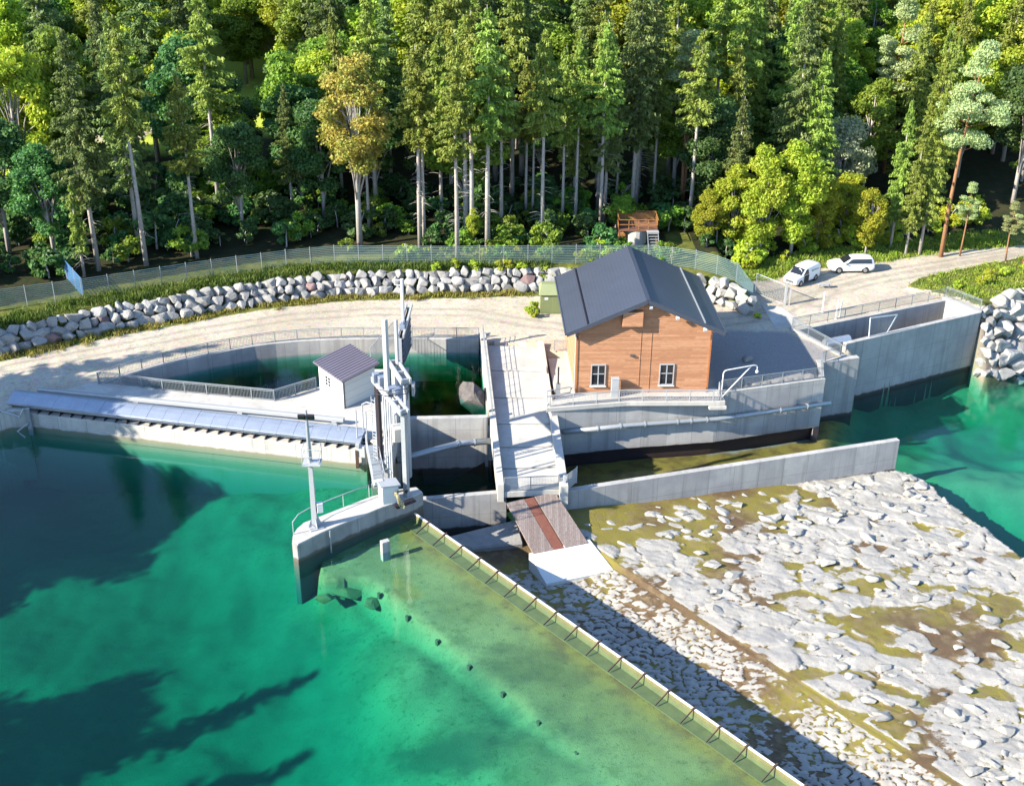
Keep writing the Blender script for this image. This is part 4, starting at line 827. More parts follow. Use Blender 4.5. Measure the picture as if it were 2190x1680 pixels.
# ------------------------------------------------------------------ wooden powerhouse
RZ = rad(2.2); HB = Vector((5.45, 92.35, 0))
house = thing('wooden_powerhouse', 'powerhouse clad in orange larch boards under a dark slate blue gable roof', 'building', HB, RZ)
WX, WY, EH, RH = 11.5, 12.0, 6.25, 8.55
b = MB(); b.add([(0, 0, 0), (WX, 0, 0), (WX, 0, EH), (WX / 2, 0, RH), (0, 0, EH), (0, WY, 0), (WX, WY, 0), (WX, WY, EH), (WX / 2, WY, RH), (0, WY, EH)], [(0, 1, 2, 3, 4), (9, 8, 7, 6, 5), (0, 4, 9, 5), (1, 6, 7, 2), (4, 3, 8, 9), (3, 2, 7, 8), (0, 5, 6, 1)]); b.build('wall', 'larch', house, local=True)
OX, OY0, OY1 = .95, .80, .6; sl = (8.95 - 5.98) / (WX / 2 + OX); TH = .16
def roofz(x): return 8.95 - abs(x - WX / 2) * sl
roof = bpy.data.objects.new('roof', None); COL.objects.link(roof); roof.parent = house
for sg in (-1, 1):
    xe = WX / 2 + sg * (WX / 2 + OX); b = MB(); q = [(WX / 2, -OY0, 8.95), (xe, -OY0, 5.98), (xe, WY + OY1, 5.98), (WX / 2, WY + OY1, 8.95)]
    if sg < 0: q = q[::-1]
    b.slab(q, TH); b.build('roof_slope', 'roof', roof, local=True)
    xs = WX / 2 + sg * (WX / 2 + OX - 1.75); b = MB(); b.beam((xs, -OY0 + .15, roofz(xs) + .07), (xs, WY + OY1 - .15, roofz(xs) + .07), .10, .12); b.build('snow_guard', 'steel_dark' if sg < 0 else 'steel', roof, local=True)
    b = MB(); b.tube([(xe + sg * .07, -OY0, 5.90), (xe + sg * .07, WY + OY1, 5.90)], .085, 8); b.build('gutter', 'roof', roof, local=True)
    b = MB(); b.beam((WX / 2, -OY0 - .02, 8.95 - .13), (xe, -OY0 - .02, 5.98 - .13), .05, .34); b.build('verge_board', 'roof', roof, local=True)
b = MB(); b.beam((WX / 2, -OY0, 8.97), (WX / 2, WY + OY1, 8.97), .34, .10); b.build('ridge_cap', 'roof', roof, local=True)
MB().box((WX / 2 - 1.15, -.32, 7.15), (1.7, .62, 1.3)).build('gable_box', 'larch', house, local=True, bevel=.01)
for x in (5.45, 6.35): MB().box((x, -.02, 3.4), (.06, .035, 6.8)).build('trim_strip', 'larch', house, local=True)
for x in (.06, WX - .06): MB().box((x, -.035, EH / 2), (.14, .06, EH)).build('corner_board', 'larch_dark', house, local=True)
for x0 in (1.3, 7.2):
    wn = MB(); w0, h0, h1 = 1.28, .76, 2.78
    for c, d in (((x0 + w0 / 2, -.05, h0 + .05), (w0, .12, .09)), ((x0 + w0 / 2, -.05, h1 - .045), (w0, .12, .09)), ((x0 + .04, -.05, (h0 + h1) / 2), (.08, .12, h1 - h0 - .2)), ((x0 + w0 - .04, -.05, (h0 + h1) / 2), (.08, .12, h1 - h0 - .2)), ((x0 + w0 / 2, -.04, h0 + 1.12), (w0 - .24, .07, .06)), ((x0 + w0 / 2, -.03, (h0 + h1) / 2), (.09, .05, h1 - h0 - .2))): wn.box(c, d)
    wo = wn.build('window', 'steel_pale', house, local=True)
    MB().box((x0 + w0 / 2, -.012, (h0 + h1) / 2), (w0 - .24, .02, h1 - h0 - .2)).build('pane', 'dark_glass', wo, local=True)
    MB().box((x0 + w0 / 2, -.10, h0 - .03), (w0 + .12, .24, .05)).build('sill', 'white_paint', wo, local=True)
MB().box((4.75, -.10, 3.62), (.3, .2, .16)).build('wall_lamp', 'grey_plastic', house, local=True)
for x, z in ((6.05, 8.35), (8.35, 7.35), (10.75, 6.28)):
    b = MB(); b.box((x, -.55, z - .12), (.26, .3, .22), M=Matrix.Rotation(.4, 3, 'X')); b.build('flood_light', 'white_paint', house, local=True)
b = MB(); b.box((3.35, -.62, .85), (.62, .5, 1.7)); b.box((3.35, -.62, 1.73), (.7, .58, .06)); b.build('cabinet', 'steel_pale', house, local=True, bevel=.01)
MB().box((-.02, 1.3, 4.9), (.06, .3, .5)).build('vent', 'steel_pale', house, local=True)
b = MB(); b.tube([(WX + .05, -.1, 5.75), (WX + .9, -.3, 5.95)], .045, 6); b.build('drain_spout', 'steel_pale', house, local=True)
b = MB(); b.tube([(.02, -.05, 5.85), (-.95, .1, 5.85)], .05, 6); b.tube([(-.05, .25, 5.85), (-.05, .25, .1)], .05, 6); b.build('downpipe', 'steel_pale', house, local=True)

# pit beside the house, sluice stem, davit lamp
t = thing('valve_stand', 'dark valve spindle with small stand and railing left of the powerhouse', 'valve', (4.1, 92.3, 0))
MB().tube([(4.0, 93.0, -.2), (4.0, 93.0, 2.2)], .07).build('spindle', 'steel_dark', t); MB().box((4.0, 93.0, .15), (.4, .4, .9)).build('stand', 'steel', t)
b = MB(); 
for p, q in (((3.0, 90.6, .03), (3.0, 90.6, 1.1)), ((5.0, 91.4, .03), (5.0, 91.4, 1.1)), ((3.0, 90.6, 1.1), (5.0, 91.4, 1.1)), ((3.0, 90.6, .55), (5.0, 91.4, .55))): b.beam(p, q, .06, .06, up=(0, 1, .01))
b.build('barrier', 'steel', t)
one('pit_floor_slab', MB().prism([(3.3, 100.8), (5.2, 100.8), (5.3, 91.6), (3.9, 91.3)], -1.8, -.55), 'concrete_top', 'recessed concrete strip between boat chute and powerhouse', 'slab', bevel=.02)
t = thing('davit_lamp', 'white bent tube davit with brace and round lamp at the terrace corner', 'lamp', (17.9, 91.2, 0))
b = MB(); b.tube([(17.9, 91.2, 0), (17.9, 91.2, 2.6), (18.0, 91.25, 2.78), (18.2, 91.3, 2.85), (20.6, 92.1, 2.95), (20.85, 92.2, 2.88), (20.95, 92.22, 2.7), (20.95, 92.22, 2.45)], .055, 8); b.build('arm', 'white_paint', t, smooth=True)
b = MB(); b.tube([(17.95, 91.2, .35), (20.4, 92.05, 2.92)], .05, 8); b.build('brace', 'white_paint', t)
bm_ = MB(); bm_.tube([(20.95, 92.22, 2.45), (20.95, 92.22, 2.38), (20.95, 92.22, 2.22), (20.95, 92.22, 2.15)], [.06, .15, .15, .06], 10); bm_.build('lamp_globe', 'lamp_glass', t, smooth=True)

# transformer kiosk
t = thing('transformer_kiosk', 'olive green transformer kiosk with shallow hipped roof behind the house', 'kiosk', (4.0, 111.2, 0))
MB().box((4.1, 111.3, 1.0), (2.7, 2.2, 2.0)).build('body', 'olive', t, bevel=.02)
b = MB(); b.add([(2.6, 110.0, 2.01), (5.6, 110.0, 2.01), (5.6, 112.6, 2.01), (2.6, 112.6, 2.01), (2.85, 111.0, 2.85), (5.35, 111.0, 2.85), (5.35, 111.8, 2.85), (2.85, 111.8, 2.85)], [(0, 3, 2, 1), (0, 1, 5, 4), (1, 2, 6, 5), (2, 3, 7, 6), (3, 0, 4, 7), (4, 5, 6, 7)]); b.build('roof', 'olive_roof', t, bevel=.02)
MB().box((4.4, 110.19, 1.0), (.9, .03, 1.7)).build('door', 'olive', t, bevel=.01); MB().box((3.35, 110.19, 1.6), (.35, .02, .25)).build('sign_plate', 'white_paint', t)

# ------------------------------------------------------------------ white hut on the deck
hut = thing('gate_hut', 'small white control hut with ribbed dark lean-to roof on the intake deck', 'hut', (-14.0, 92, 0))
h0, h1, h2 = Vector((-16.6, 92.35)), Vector((-14.07, 89.15)), Vector((-11.75, 91.9)); h3 = h0 + (h2 - h1)
ex = (h1 - h0).normalized(); ey = (h2 - h1).normalized(); W1, W2 = (h1 - h0).length, (h2 - h1).length
HP = lambda a, b, z: (h0.x + ex.x * a + ey.x * b, h0.y + ex.y * a + ey.y * b, z)
b = MB(); b.prism([h0, h1, h2, h3], .04, [2.75, 2.75, 2.95, 2.95]); b.build('wall', 'hut_wall', hut)
b = MB(); b.prism([HP(W1 + .004, .1, 0)[:2], HP(W1 + .05, .1, 0)[:2], HP(W1 + .05, W2 - .02, 0)[:2], HP(W1 + .004, W2 - .02, 0)[:2]], .06, 2.72); b.build('cladding_panel', 'hut_panel', hut)
for k in range(3): b = MB(); b.beam(HP(W1 + .052, .1, .75 + k * .68), HP(W1 + .052, W2, .75 + k * .68), .012, .02); b.build('panel_joint', 'steel', hut)
b = MB(); b.slab([HP(-.35, -.35, 2.86), HP(W1 + .4, -.35, 2.80), HP(W1 + .4, W2 + .35, 3.02), HP(-.35, W2 + .35, 3.08)], .14)
rf = b.build('roof', 'roof_hut', hut)
for k in range(13):
    f = (k + .5) / 13; b = MB(); p, q = Vector(HP(-.35, -.35, 2.86)).lerp(Vector(HP(W1 + .4, -.35, 2.80)), f), Vector(HP(-.35, W2 + .35, 3.08)).lerp(Vector(HP(W1 + .4, W2 + .35, 3.02)), f); b.beam(p + Vector((0, 0, .025)), q + Vector((0, 0, .025)), .10, .05); b.build('roof_rib', 'roof_hut', rf)
b = MB(); b.prism([HP(W1 - .02, -.05, 0)[:2], HP(W1 + .09, -.05, 0)[:2], HP(W1 + .09, .09, 0)[:2], HP(W1 - .02, .09, 0)[:2]], .05, 2.72); b.build('downpipe', 'grey_plastic', hut)
# door faces the near left side (along h0-h1): outward normal is -ey
DP = lambda a, o, z: HP(a, -o, z)
b = MB(); b.add([DP(1.05, .005, .08), DP(2.15, .005, .08), DP(2.15, .005, 2.15), DP(1.05, .005, 2.15), DP(1.05, .06, .08), DP(2.15, .06, .08), DP(2.15, .06, 2.15), DP(1.05, .06, 2.15)], [(3, 2, 1, 0), (4, 5, 6, 7), (0, 1, 5, 4), (1, 2, 6, 5), (2, 3, 7, 6), (3, 0, 4, 7)]); dr = b.build('door', 'white_paint', hut)
for i in range(2):
    for j in range(3):
        a0 = 1.2 + i * .45; z0 = 1.22 + j * .29; b = MB(); b.add([DP(a0, .055, z0), DP(a0 + .34, .055, z0), DP(a0 + .34, .055, z0 + .23), DP(a0, .055, z0 + .23), DP(a0, .07, z0), DP(a0 + .34, .07, z0), DP(a0 + .34, .07, z0 + .23), DP(a0, .07, z0 + .23)], [(3, 2, 1, 0), (4, 5, 6, 7), (0, 1, 5, 4), (1, 2, 6, 5), (2, 3, 7, 6), (3, 0, 4, 7)]); b.build('door_pane', 'dark_glass', dr)
b = MB(); b.beam(DP(1.0, .04, .06), DP(1.0, .04, 2.2), .08, .06, up=(0, 1, 0)); b.build('door_frame', 'grey_plastic', hut)

# ------------------------------------------------------------------ gate hoist
gh = thing('gate_hoist', 'tall pale steel portal hoist with twin beams over the sluice gate', 'hoist', (-8.5, 79, 0))
def ibox(b, x, y, z0, z1, s): b.box((x, y, (z0 + z1) / 2), (s, s, z1 - z0), rad(-28))
N_, M_ = Vector((-7.75, 75.7, 6.75)), Vector((-10.2, 80.85, 6.75)); gd = (M_ - N_).normalized(); gn = Vector((-gd.y, gd.x, 0))
for s in (-.28, .28): b = MB(); b.beam(N_ + gn * s - gd * .3, M_ + gn * s + gd * .3, .16, .42); b.build('top_beam', 'steel_pale', gh, bevel=.01)
for f in (.0, .28, .72, 1): p = N_.lerp(M_, f); b = MB(); b.beam(p - gn * .2, p + gn * .2, .14, .36); b.build('cross_piece', 'steel_pale', gh)
b = MB(); ibox(b, N_.x, N_.y, -.32, 6.54, .36); b.build('column', 'steel', gh, bevel=.01)
p = M_; b = MB(); ibox(b, p.x, p.y, -.12, 6.54, .34); b.build('column', 'steel_dark', gh, bevel=.01)
for f, z0, s in ((.78, -.4, .11), (.86, -.2, .09), (.50, -.6, .09), (.42, -.6, .10)):
    p = N_.lerp(M_, f) + gn * (.2 if f < .6 else -.15); b = MB(); ibox(b, p.x, p.y, z0, 6.6, s); b.build('guide_post', 'steel_pale', gh)
p = N_.lerp(M_, .58); b = MB(); ibox(b, p.x, p.y, 6.6, 12.6, .34); b.build('stem_cover', 'steel_pale', gh, bevel=.02)
b = MB(); b.box((p.x + .35, p.y - .3, 7.15), (.7, .55, .5), .5); b.tube([(p.x + .5, p.y - .7, 7.1), (p.x + .9, p.y - .2, 7.2)], .22, 10); b.box((p.x - .5, p.y + .9, 7.3), (.5, .5, .7), .4); b.box((p.x - 1.0, p.y + 1.4, 7.3), (.45, .45, .75), .4); b.build('drive_unit', 'hood_steel', gh, bevel=.02)
b = MB()
for z in (7.0, 7.4):
    pts = [(p.x - .8, p.y - .7, z), (p.x + .2, p.y - 1.1, z), (p.x + 1.5, p.y - .6, z), (p.x + 1.7, p.y + .3, z)]
    b.tube(pts, .03, 6)
for q in ((p.x + .2, p.y - 1.1), (p.x + 1.5, p.y - .6)): b.tube([(q[0], q[1], 6.5), (q[0], q[1], 7.4)], .03, 6)
b.build('guard_rail', 'steel_dark', gh)
b = MB()
p2 = N_.lerp(M_, .95); b.tube([(p2.x - .55, p2.y - .25, .1), (p2.x - .55, p2.y - .25, 5.6)], .04, 6); b.tube([(p2.x - .25, p2.y - .5, .1), (p2.x - .25, p2.y - .5, 5.6)], .04, 6)
for k in range(18): b.tube([(p2.x - .55, p2.y - .25, .4 + k * .29), (p2.x - .25, p2.y - .5, .4 + k * .29)], .02, 5)
b.build('ladder', 'steel_pale', gh)
b = MB(); b.beam((-10.0, 80.3, -3.2), (-8.1, 76.4, -3.2), .12, 3.4); b.build('sluice_leaf', 'steel_dark', gh)
g2 = thing('rear_gate_hoist', 'second pale steel portal with twin beams behind the main hoist', 'hoist', (-9, 83, 0))
N2, M2 = Vector((-8.15, 82.2, 6.0)), Vector((-9.4, 85.6, 6.0)); gd2 = (M2 - N2).normalized(); gn2 = Vector((-gd2.y, gd2.x, 0))
for s in (-.34, .34): b = MB(); b.beam(N2 + gn2 * s - gd2 * .2, M2 + gn2 * s + gd2 * .2, .16, .5); b.build('top_beam', 'steel_pale', g2, bevel=.01)
for f in (.0, .4, 1): p = N2.lerp(M2, f); b = MB(); b.beam(p - gn2 * .26, p + gn2 * .26, .14, .4); b.build('cross_piece', 'steel_pale', g2)
for q, z0 in ((N2, -2.5), (M2, .1)): b = MB(); ibox(b, q.x, q.y, z0, 5.75, .34); b.build('column', 'steel_pale', g2, bevel=.01)
b = MB(); p = N2.lerp(M2, .85); ibox(b, p.x + .15, p.y + .2, 5.9, 9.8, .24); b.build('stem_cover', 'steel_pale', g2, bevel=.02)
b = MB(); b.box((N2.x + .55, N2.y + .1, 5.3), (.2, .8, .9)); b.build('switch_box', 'steel', g2)
one('ballast_block', MB().box((-8.9, 84.2, .45), (1.3, 1.1, 1.2), .3), 'concrete_top', 'square concrete block at the foot of the gate hoist', 'block', bevel=.03)
# raised gate panel
gl = thing('raised_gate_panel', 'big dark ribbed gate panel raised over the forebay in its pale frame', 'gate', (-9.8, 99, 0))
pa, pb = Vector((-9.98, 97.25, .25)), Vector((-9.62, 101.6, .25)); pd = (pb - pa).normalized(); pn = Vector((-pd.y, pd.x, 0))
b = MB(); b.add([pa + pn * .1, pb + pn * .1, pb + pn * .1 + Vector((0, 0, 3.6)), pa + pn * .1 + Vector((0, 0, 2.75)), pa - pn * .1, pb - pn * .1, pb - pn * .1 + Vector((0, 0, 3.6)), pa - pn * .1 + Vector((0, 0, 2.75))], [(0, 1, 2, 3), (7, 6, 5, 4), (0, 4, 5, 1), (3, 2, 6, 7), (1, 5, 6, 2), (0, 3, 7, 4)]); b.build('panel', 'steel_dark', gl)
for k in range(6):
    f = .04 + k * .18; b = MB(); b.beam(pa - pn * .18 + Vector((0, 0, 2.75 * f)), pb - pn * .18 + Vector((0, 0, 3.6 * f)), .16, .06); b.build('rib', 'steel', gl)
for s in (-.28, .22): b = MB(); b.beam(pa - pd * .1 + pn * s + Vector((0, 0, 2.9)), pb + pd * .5 + pn * s + Vector((0, 0, 3.95)), .16, .34); b.build('head_beam', 'steel_pale', gl)
b = MB(); b.beam(pb + pd * .25 + Vector((0, 0, -.2)), pb + pd * .25 + Vector((0, 0, 3.7)), .3, .3, up=(0, 1, 0)); b.build('guide_post', 'steel_pale', gl)
b = MB(); b.beam(pa - pd * .2 + Vector((0, 0, -.2)), pa - pd * .2 + Vector((0, 0, 2.7)), .26, .26, up=(0, 1, 0)); b.build('guide_post', 'steel_pale', gl)
q = pa.lerp(pb, .25) + Vector((0, 0, 3.3)); b = MB(); b.box(q, (.5, .8, .4)); b.box(q + Vector((0, .2, .3)), (.25, .3, .3)); b.build('drive_unit', 'hood_steel', gl, bevel=.02)
t = thing('stem_pole', 'slim white stem pole with a ring on top above the raised gate panel', 'pole', (q.x, q.y + .6, 3.4))
b = MB(); b.tube([(q.x + .05, q.y + .6, 3.5), (q.x + .05, q.y + .6, 7.9)], .15, 10); b.build('pole', 'white_paint', t); b = MB(); b.tube([(q.x - .05, q.y + .6, 7.8), (q.x - .55, q.y + .6, 7.8), (q.x - .6, q.y + .6, 7.35), (q.x - .35, q.y + .6, 7.3), (q.x - .05, q.y + .6, 7.3)], .05, 6); b.build('ring', 'white_paint', t)
t = thing('mesh_screen', 'sloping grey wire mesh guard left of the raised gate panel', 'screen', (-11.5, 98, 0))
b = MB(); mesh_panel(b, (-12.7, 96.9, .1), (-11.0, 103.6, .1), 2.0, .16, .16, .016); b.build('mesh', 'steel', t); b = MB()
for s in (0, 1): p = Vector((-12.7, 96.9, .05)).lerp(Vector((-11.0, 103.6, .05)), s); b.beam(p, p + Vector((0, 0, 2.1)), .07, .07, up=(0, 1, 0))
b.beam((-12.7, 96.9, 2.1), (-11.0, 103.6, 2.1), .06, .06); b.build('frame', 'steel_pale', t)
# walkway between intake and pier
t = thing('gangway', 'narrow grating gangway with steel handrails from the intake to the pier', 'gangway', (-10.3, 79, 0))
ga, gb_ = Vector((-11.1, 82.6, .15)), Vector((-9.9, 77.0, -.22)); g_d = (gb_ - ga).normalized(); g_n = Vector((-g_d.y, g_d.x, 0)).normalized()
for k in range(6):
    a, c = ga.lerp(gb_, k / 6 + .005), ga.lerp(gb_, (k + 1) / 6 - .005); b = MB(); b.beam(a, c, .78, .06); b.build('grating', 'steel', t)
for s in (-.42, .42):
    b = MB(); b.beam(ga + g_n * s - Vector((0, 0, .1)), gb_ + g_n * s - Vector((0, 0, .1)), .07, .2)
    for h in (.55, 1.05): b.tube([ga + g_n * s + Vector((0, 0, h)), gb_ + g_n * s + Vector((0, 0, h))], .03, 6)
    for k in range(5): p = ga.lerp(gb_, k / 4) + g_n * s; b.tube([p, p + Vector((0, 0, 1.05))], .03, 6)
    b.build('handrail', 'steel_pale', t)
b = MB()
for x, y in ((-11.9, 84.3), (-11.5, 83.2), (-12.3, 83.4)): b.tube([(x, y, -.5), (x, y, 2.9)], .05, 8)
b.tube([(-11.9, 84.3, 2.9), (-11.5, 84.1, 3.2), (-10.9, 83.6, 3.3)], .05, 8); b.tube([(-11.5, 83.2, 2.9), (-11.1, 83.0, 3.2), (-10.7, 82.8, 3.2)], .05, 8)
one('pipe_stand', b, 'steel_pale', 'group of pale bent riser pipes at the right end of the intake hood', 'pipe')
t = thing('rack_drive', 'pale steel drive bracket at the right end of the intake wall', 'bracket', (-11.9, 82.8, -.8))
b = MB(); b.box((-11.95, 82.8, -.5), (.7, .35, 1.0), rad(-12)); b.box((-12.2, 82.65, .1), (.3, .3, .3)); b.build('housing', 'steel_pale', t, bevel=.02); b = MB(); b.box((-12.3, 82.72, -1.2), (.25, .2, 1.6)); b.build('rail', 'rust_steel', t)

# ------------------------------------------------------------------ things on the pier
mp = gp(674, 1126, -.3); t = thing('lamp_mast', 'pale tapered steel mast with cage platform and twin floodlights on the pier', 'mast', mp)
def sq(b, x, y, z0, z1, s0, s1): b.prism([(x - .5, y - .5), (x + .5, y - .5), (x + .5, y + .5), (x - .5, y + .5)], z0, z1)
b = MB(); b.tube([mp, mp + Vector((0, 0, 5.2))], [.27, .20], 4); b.build('column', 'steel_pale', t)
b = MB(); b.box(mp + Vector((0, 0, .04)), (1.0, 1.0, .08), .5)
for a in range(4): d = Vector((math.cos(a * math.pi / 2 + .5), math.sin(a * math.pi / 2 + .5), 0)); b.add([mp + d * .2 + Vector((0, 0, .08)), mp + d * .48 + Vector((0, 0, .08)), mp + d * .2 + Vector((0, 0, .9)), mp + d * .2 + Vector((.03, .03, .08)), mp + d * .48 + Vector((.03, .03, .08)), mp + d * .2 + Vector((.03, .03, .9))], [(0, 1, 2), (3, 5, 4), (0, 2, 5, 3), (1, 4, 5, 2), (0, 3, 4, 1)])
b.build('base_plate', 'steel_pale', t)
b = MB(); b.tube([mp + Vector((0, 0, 5.2)), mp + Vector((0, 0, 7.3)), mp + Vector((0, 0, 9.3))], [.17, .13, .07], 8); b.build('upper_pole', 'steel', t)
b = MB(); b.box(mp + Vector((.15, 0, 5.25)), (1.25, 1.0, .08)); b.box(mp + Vector((.35, -.05, 5.32)), (.6, .6, .06)); b.build('platform', 'steel_pale', t)
b = MB()
for x, y in ((-.45, -.48), (.75, -.48), (.75, .48), (-.45, .48)): b.tube([mp + Vector((x, y, 5.25)), mp + Vector((x, y, 6.55))], .025, 6)
for z in (5.9, 6.5):
    q = [mp + Vector((x, y, z)) for x, y in ((-.45, -.48), (.75, -.48), (.75, .48), (-.45, .48), (-.45, -.48))]; b.tube(q, .022, 6)
b.build('cage_rail', 'steel_pale', t)
for dx in (-.32, .30): b = MB(); b.box(mp + Vector((dx, -.12, 8.85)), (.50, .16, .42), M=Matrix.Rotation(.35, 3, 'X')); lm = b.build('floodlight', 'steel_dark', t, bevel=.015); b = MB(); b.box(mp + Vector((dx, -.21, 8.82)), (.40, .03, .30), M=Matrix.Rotation(.35, 3, 'X')); b.build('lens', 'dark_glass', lm)
b = MB(); b.tube([mp + Vector((-.4, 0, 7.95)), mp + Vector((1.9, .3, 8.2)), mp + Vector((1.98, .3, 8.1)), mp + Vector((1.98, .3, 7.9))], .035, 6); b.tube([mp + Vector((1.98, .3, 7.95)), mp + Vector((2.15, .3, 7.95)), mp + Vector((2.2, .3, 7.7)), mp + Vector((2.0, .3, 7.65))], .03, 6); b.build('side_arm', 'steel', t)
b = MB(); b.box(mp + Vector((.42, .05, 1.6)), (.42, .36, .75), .3); b.build('control_box', 'white_paint', t, bevel=.015)
t = thing('pier_railing', 'single bar pale tube railing curving round the water side of the pier', 'railing', mp)
rp = [gp(x, y, -.3) for x, y in ((628, 1142), (640, 1125), (662, 1112), (700, 1096), (735, 1082), (790, 1061))]
b = MB(); b.tube([p + Vector((0, 0, 1.0)) for p in rp], .035, 8); b.build('handrail', 'steel_pale', t, smooth=True)
for i in (0, 4, 5): b = MB(); b.tube([rp[i], rp[i] + Vector((0, 0, 1.0))], .035, 8); b.build('post', 'steel_pale', t)
t = thing('barrier_rail', 'short two bar steel barrier beside the hydraulic box on the pier', 'railing', gp(800, 1058, -.3))
p0, p1 = gp(796, 1059, -.3), gp(822, 1050, -.3); b = MB()
for h in (.5, 1.0): b.tube([p0 + Vector((0, 0, h)), p1 + Vector((0, 0, h))], .03, 6)
for p in (p0, p1, p0.lerp(p1, .5)): b.tube([p, p + Vector((0, 0, 1.0))], .03, 6)
b.build('bars', 'steel_pale', t)
hp = gp(831, 1075, -.3); t = thing('hydraulic_box', 'white hydraulic cabinet with slanting lid and hoses on the pier', 'cabinet', hp)
b = MB(); b.box(hp + Vector((0, .35, .72)), (1.25, .95, 1.44), .42); b.build('body', 'white_paint', t, bevel=.02)
b = MB(); b.box(hp + Vector((0.0, .33, 1.52)), (1.55, 1.2, .10), M=Matrix.Rotation(.42, 3, 'Z') @ Matrix.Rotation(.12, 3, 'Y')); b.build('lid', 'steel_pale', t, bevel=.01)
b = MB(); b.box(hp + Vector((-.75, .45, 1.52)), (.7, .35, .28), .42); b.build('side_box', 'white_paint', t, bevel=.01)
random.seed(3)
b = MB()
for k in range(7):
    s = hp + Vector((.55, -.15, .75 + .05 * k)); pts = [s]
    for j in range(7): pts.append(s + Vector((.1 * j + random.uniform(-.12, .12), -.08 * j + random.uniform(-.1, .1), -.15 * j + .5 * math.sin(j * 1.1 + k) * .4)))
    b.tube(pts, .035, 6)
b.build('hose', 'hose', t); b = MB()
for k in range(5):
    s = hp + Vector((.6, .0, .9)); b.tube([s, s + Vector((.2 + .1 * k, -.1, .2)), s + Vector((.5 + .08 * k, .1, .15)), s + Vector((.75, .2 + .05 * k, -.2))], .035, 6)
b.build('hose', 'black', t)
one('pier_hatch_frame', MB().beam(gp(846, 1084, -.35), gp(886, 1068, -.35), .5, .12), 'steel_dark', 'dark steel frame along the pier edge under the hoses', 'frame')

# ------------------------------------------------------------------ vehicles
def car(name, label, L, sect, wheels, wr, hw, van=False):
    """sect: (x, bottom, belt, top, half width at belt, half width at top); +x is forward, +y left side"""
    t = thing(name, label, 'van' if van else 'car'); b = MB(); rings = []
    for x, zb, zl, zt, wl, wt in sect:
        zm = zb + (zl - zb) * .45
        half = [(wl * .90, zb), (wl * 1.0, zb + .10), (wl * 1.02, zm), (wl, zl), ((wl + wt) / 2 + .015, (zl + zt) / 2 + .02), (wt, max(zl + .01, zt - .07)), (wt * .82, zt), (0, zt + .025 * (zt > zl + .2))]
        rings.append([(x, y, z) for y, z in half] + [(x, -y, z) for y, z in half[-2::-1]])
    n = len(rings[0]); vs = [v for r in rings for v in r]
    fs = [(i * n + k, i * n + (k + 1) % n, (i + 1) * n + (k + 1) % n, (i + 1) * n + k) for i in range(len(rings) - 1) for k in range(n)] + [tuple(range(n)), tuple(range((len(rings) - 1) * n, len(rings) * n))[::-1]]
    b.add(vs, fs); o = b.build('body', 'car_paint', t, smooth=True, local=True)
    m = o.modifiers.new('edge', 'EDGE_SPLIT'); m.split_angle = rad(38)
    for x in wheels:
        for s in (1, -1):
            wb = MB(); y0, y1 = s * (hw - .19), s * (hw + .03); wb.tube([(x, y0, wr), (x, y1 - s * .03, wr), (x, y1, wr)], [wr, wr, wr * .9], 20); wo = wb.build('wheel', 'tyre', t, local=True)
            rb = MB(); rb.tube([(x, y1 - s * .02, wr), (x, y1 + s * .012, wr)], [wr * .66, wr * .60], 16); rb.build('rim', 'rim', wo, local=True)
            ab = MB(); ab.tube([(x, s * (hw - .12), wr + .02), (x, s * (hw + .015), wr + .02)], wr * 1.17, 20); ab.build('wheel_arch', 'black', t, local=True)
    return t
def panel(t, pts, nrm, name, mat, th=.015):
    b = MB(); n_ = Vector(nrm).normalized() * th; P = [Vector(p) for p in pts]; n = len(P)
    b.add([p + n_ for p in P] + [p - n_ for p in P], [tuple(range(n)), tuple(range(n, 2 * n))[::-1]] + [(i, (i + 1) % n, n + (i + 1) % n, n + i) for i in range(n)])
    return b.build(name, mat, t, local=True)
mpv = car('people_carrier', 'white people carrier with dark side windows parked on the gravel by the grass verge', 4.86,
          [(2.42, .42, .62, .66, .62, .55), (2.33, .28, .78, .84, .78, .70), (2.0, .22, .90, .97, .88, .80), (1.35, .22, .98, 1.06, .92, .82), (.98, .22, 1.0, 1.14, .93, .80), (.15, .22, 1.02, 1.62, .93, .66), (-.3, .22, 1.02, 1.72, .93, .70), (-1.4, .22, 1.03, 1.75, .93, .71), (-2.1, .25, 1.03, 1.68, .91, .68), (-2.33, .35, 1.02, 1.45, .88, .66), (-2.42, .45, .95, 1.02, .84, .70)], (1.45, -1.42), .335, .93)
for s in (1, -1):
    pts = [(.72, .895, 1.09), (-2.08, .895, 1.09), (-2.0, .745, 1.58), (-.1, .75, 1.58), (.15, .755, 1.56)]
    panel(mpv, [(x, s * (y + .03), z) for x, y, z in pts], (0, s, .3), 'side_window', 'dark_glass')
    panel(mpv, [(2.22, s * .62, .70), (1.95, s * .885, .78), (1.85, s * .87, .93), (2.17, s * .66, .84)], (.6, s * .6, .4), 'headlight', 'lamp_glass')
    panel(mpv, [(-2.38, s * .84, .72), (-2.39, s * .70, .72), (-2.36, s * .70, 1.25), (-2.31, s * .84, 1.25)], (-1, s * .3, 0), 'tail_light', 'red_glass')
    MB().box((.75, s * 1.03, 1.10), (.16, .2, .14)).build('wing_mirror', 'grey_plastic', mpv, local=True)
    MB().box((-1.0, s * .955, .98), (.2, .03, .04)).build('door_handle', 'grey_plastic', mpv, local=True)
panel(mpv, [(1.03, .74, 1.13), (1.03, -.74, 1.13), (.2, -.60, 1.63), (.2, .60, 1.63)], (.55, 0, .9), 'windscreen', 'dark_glass', .02)
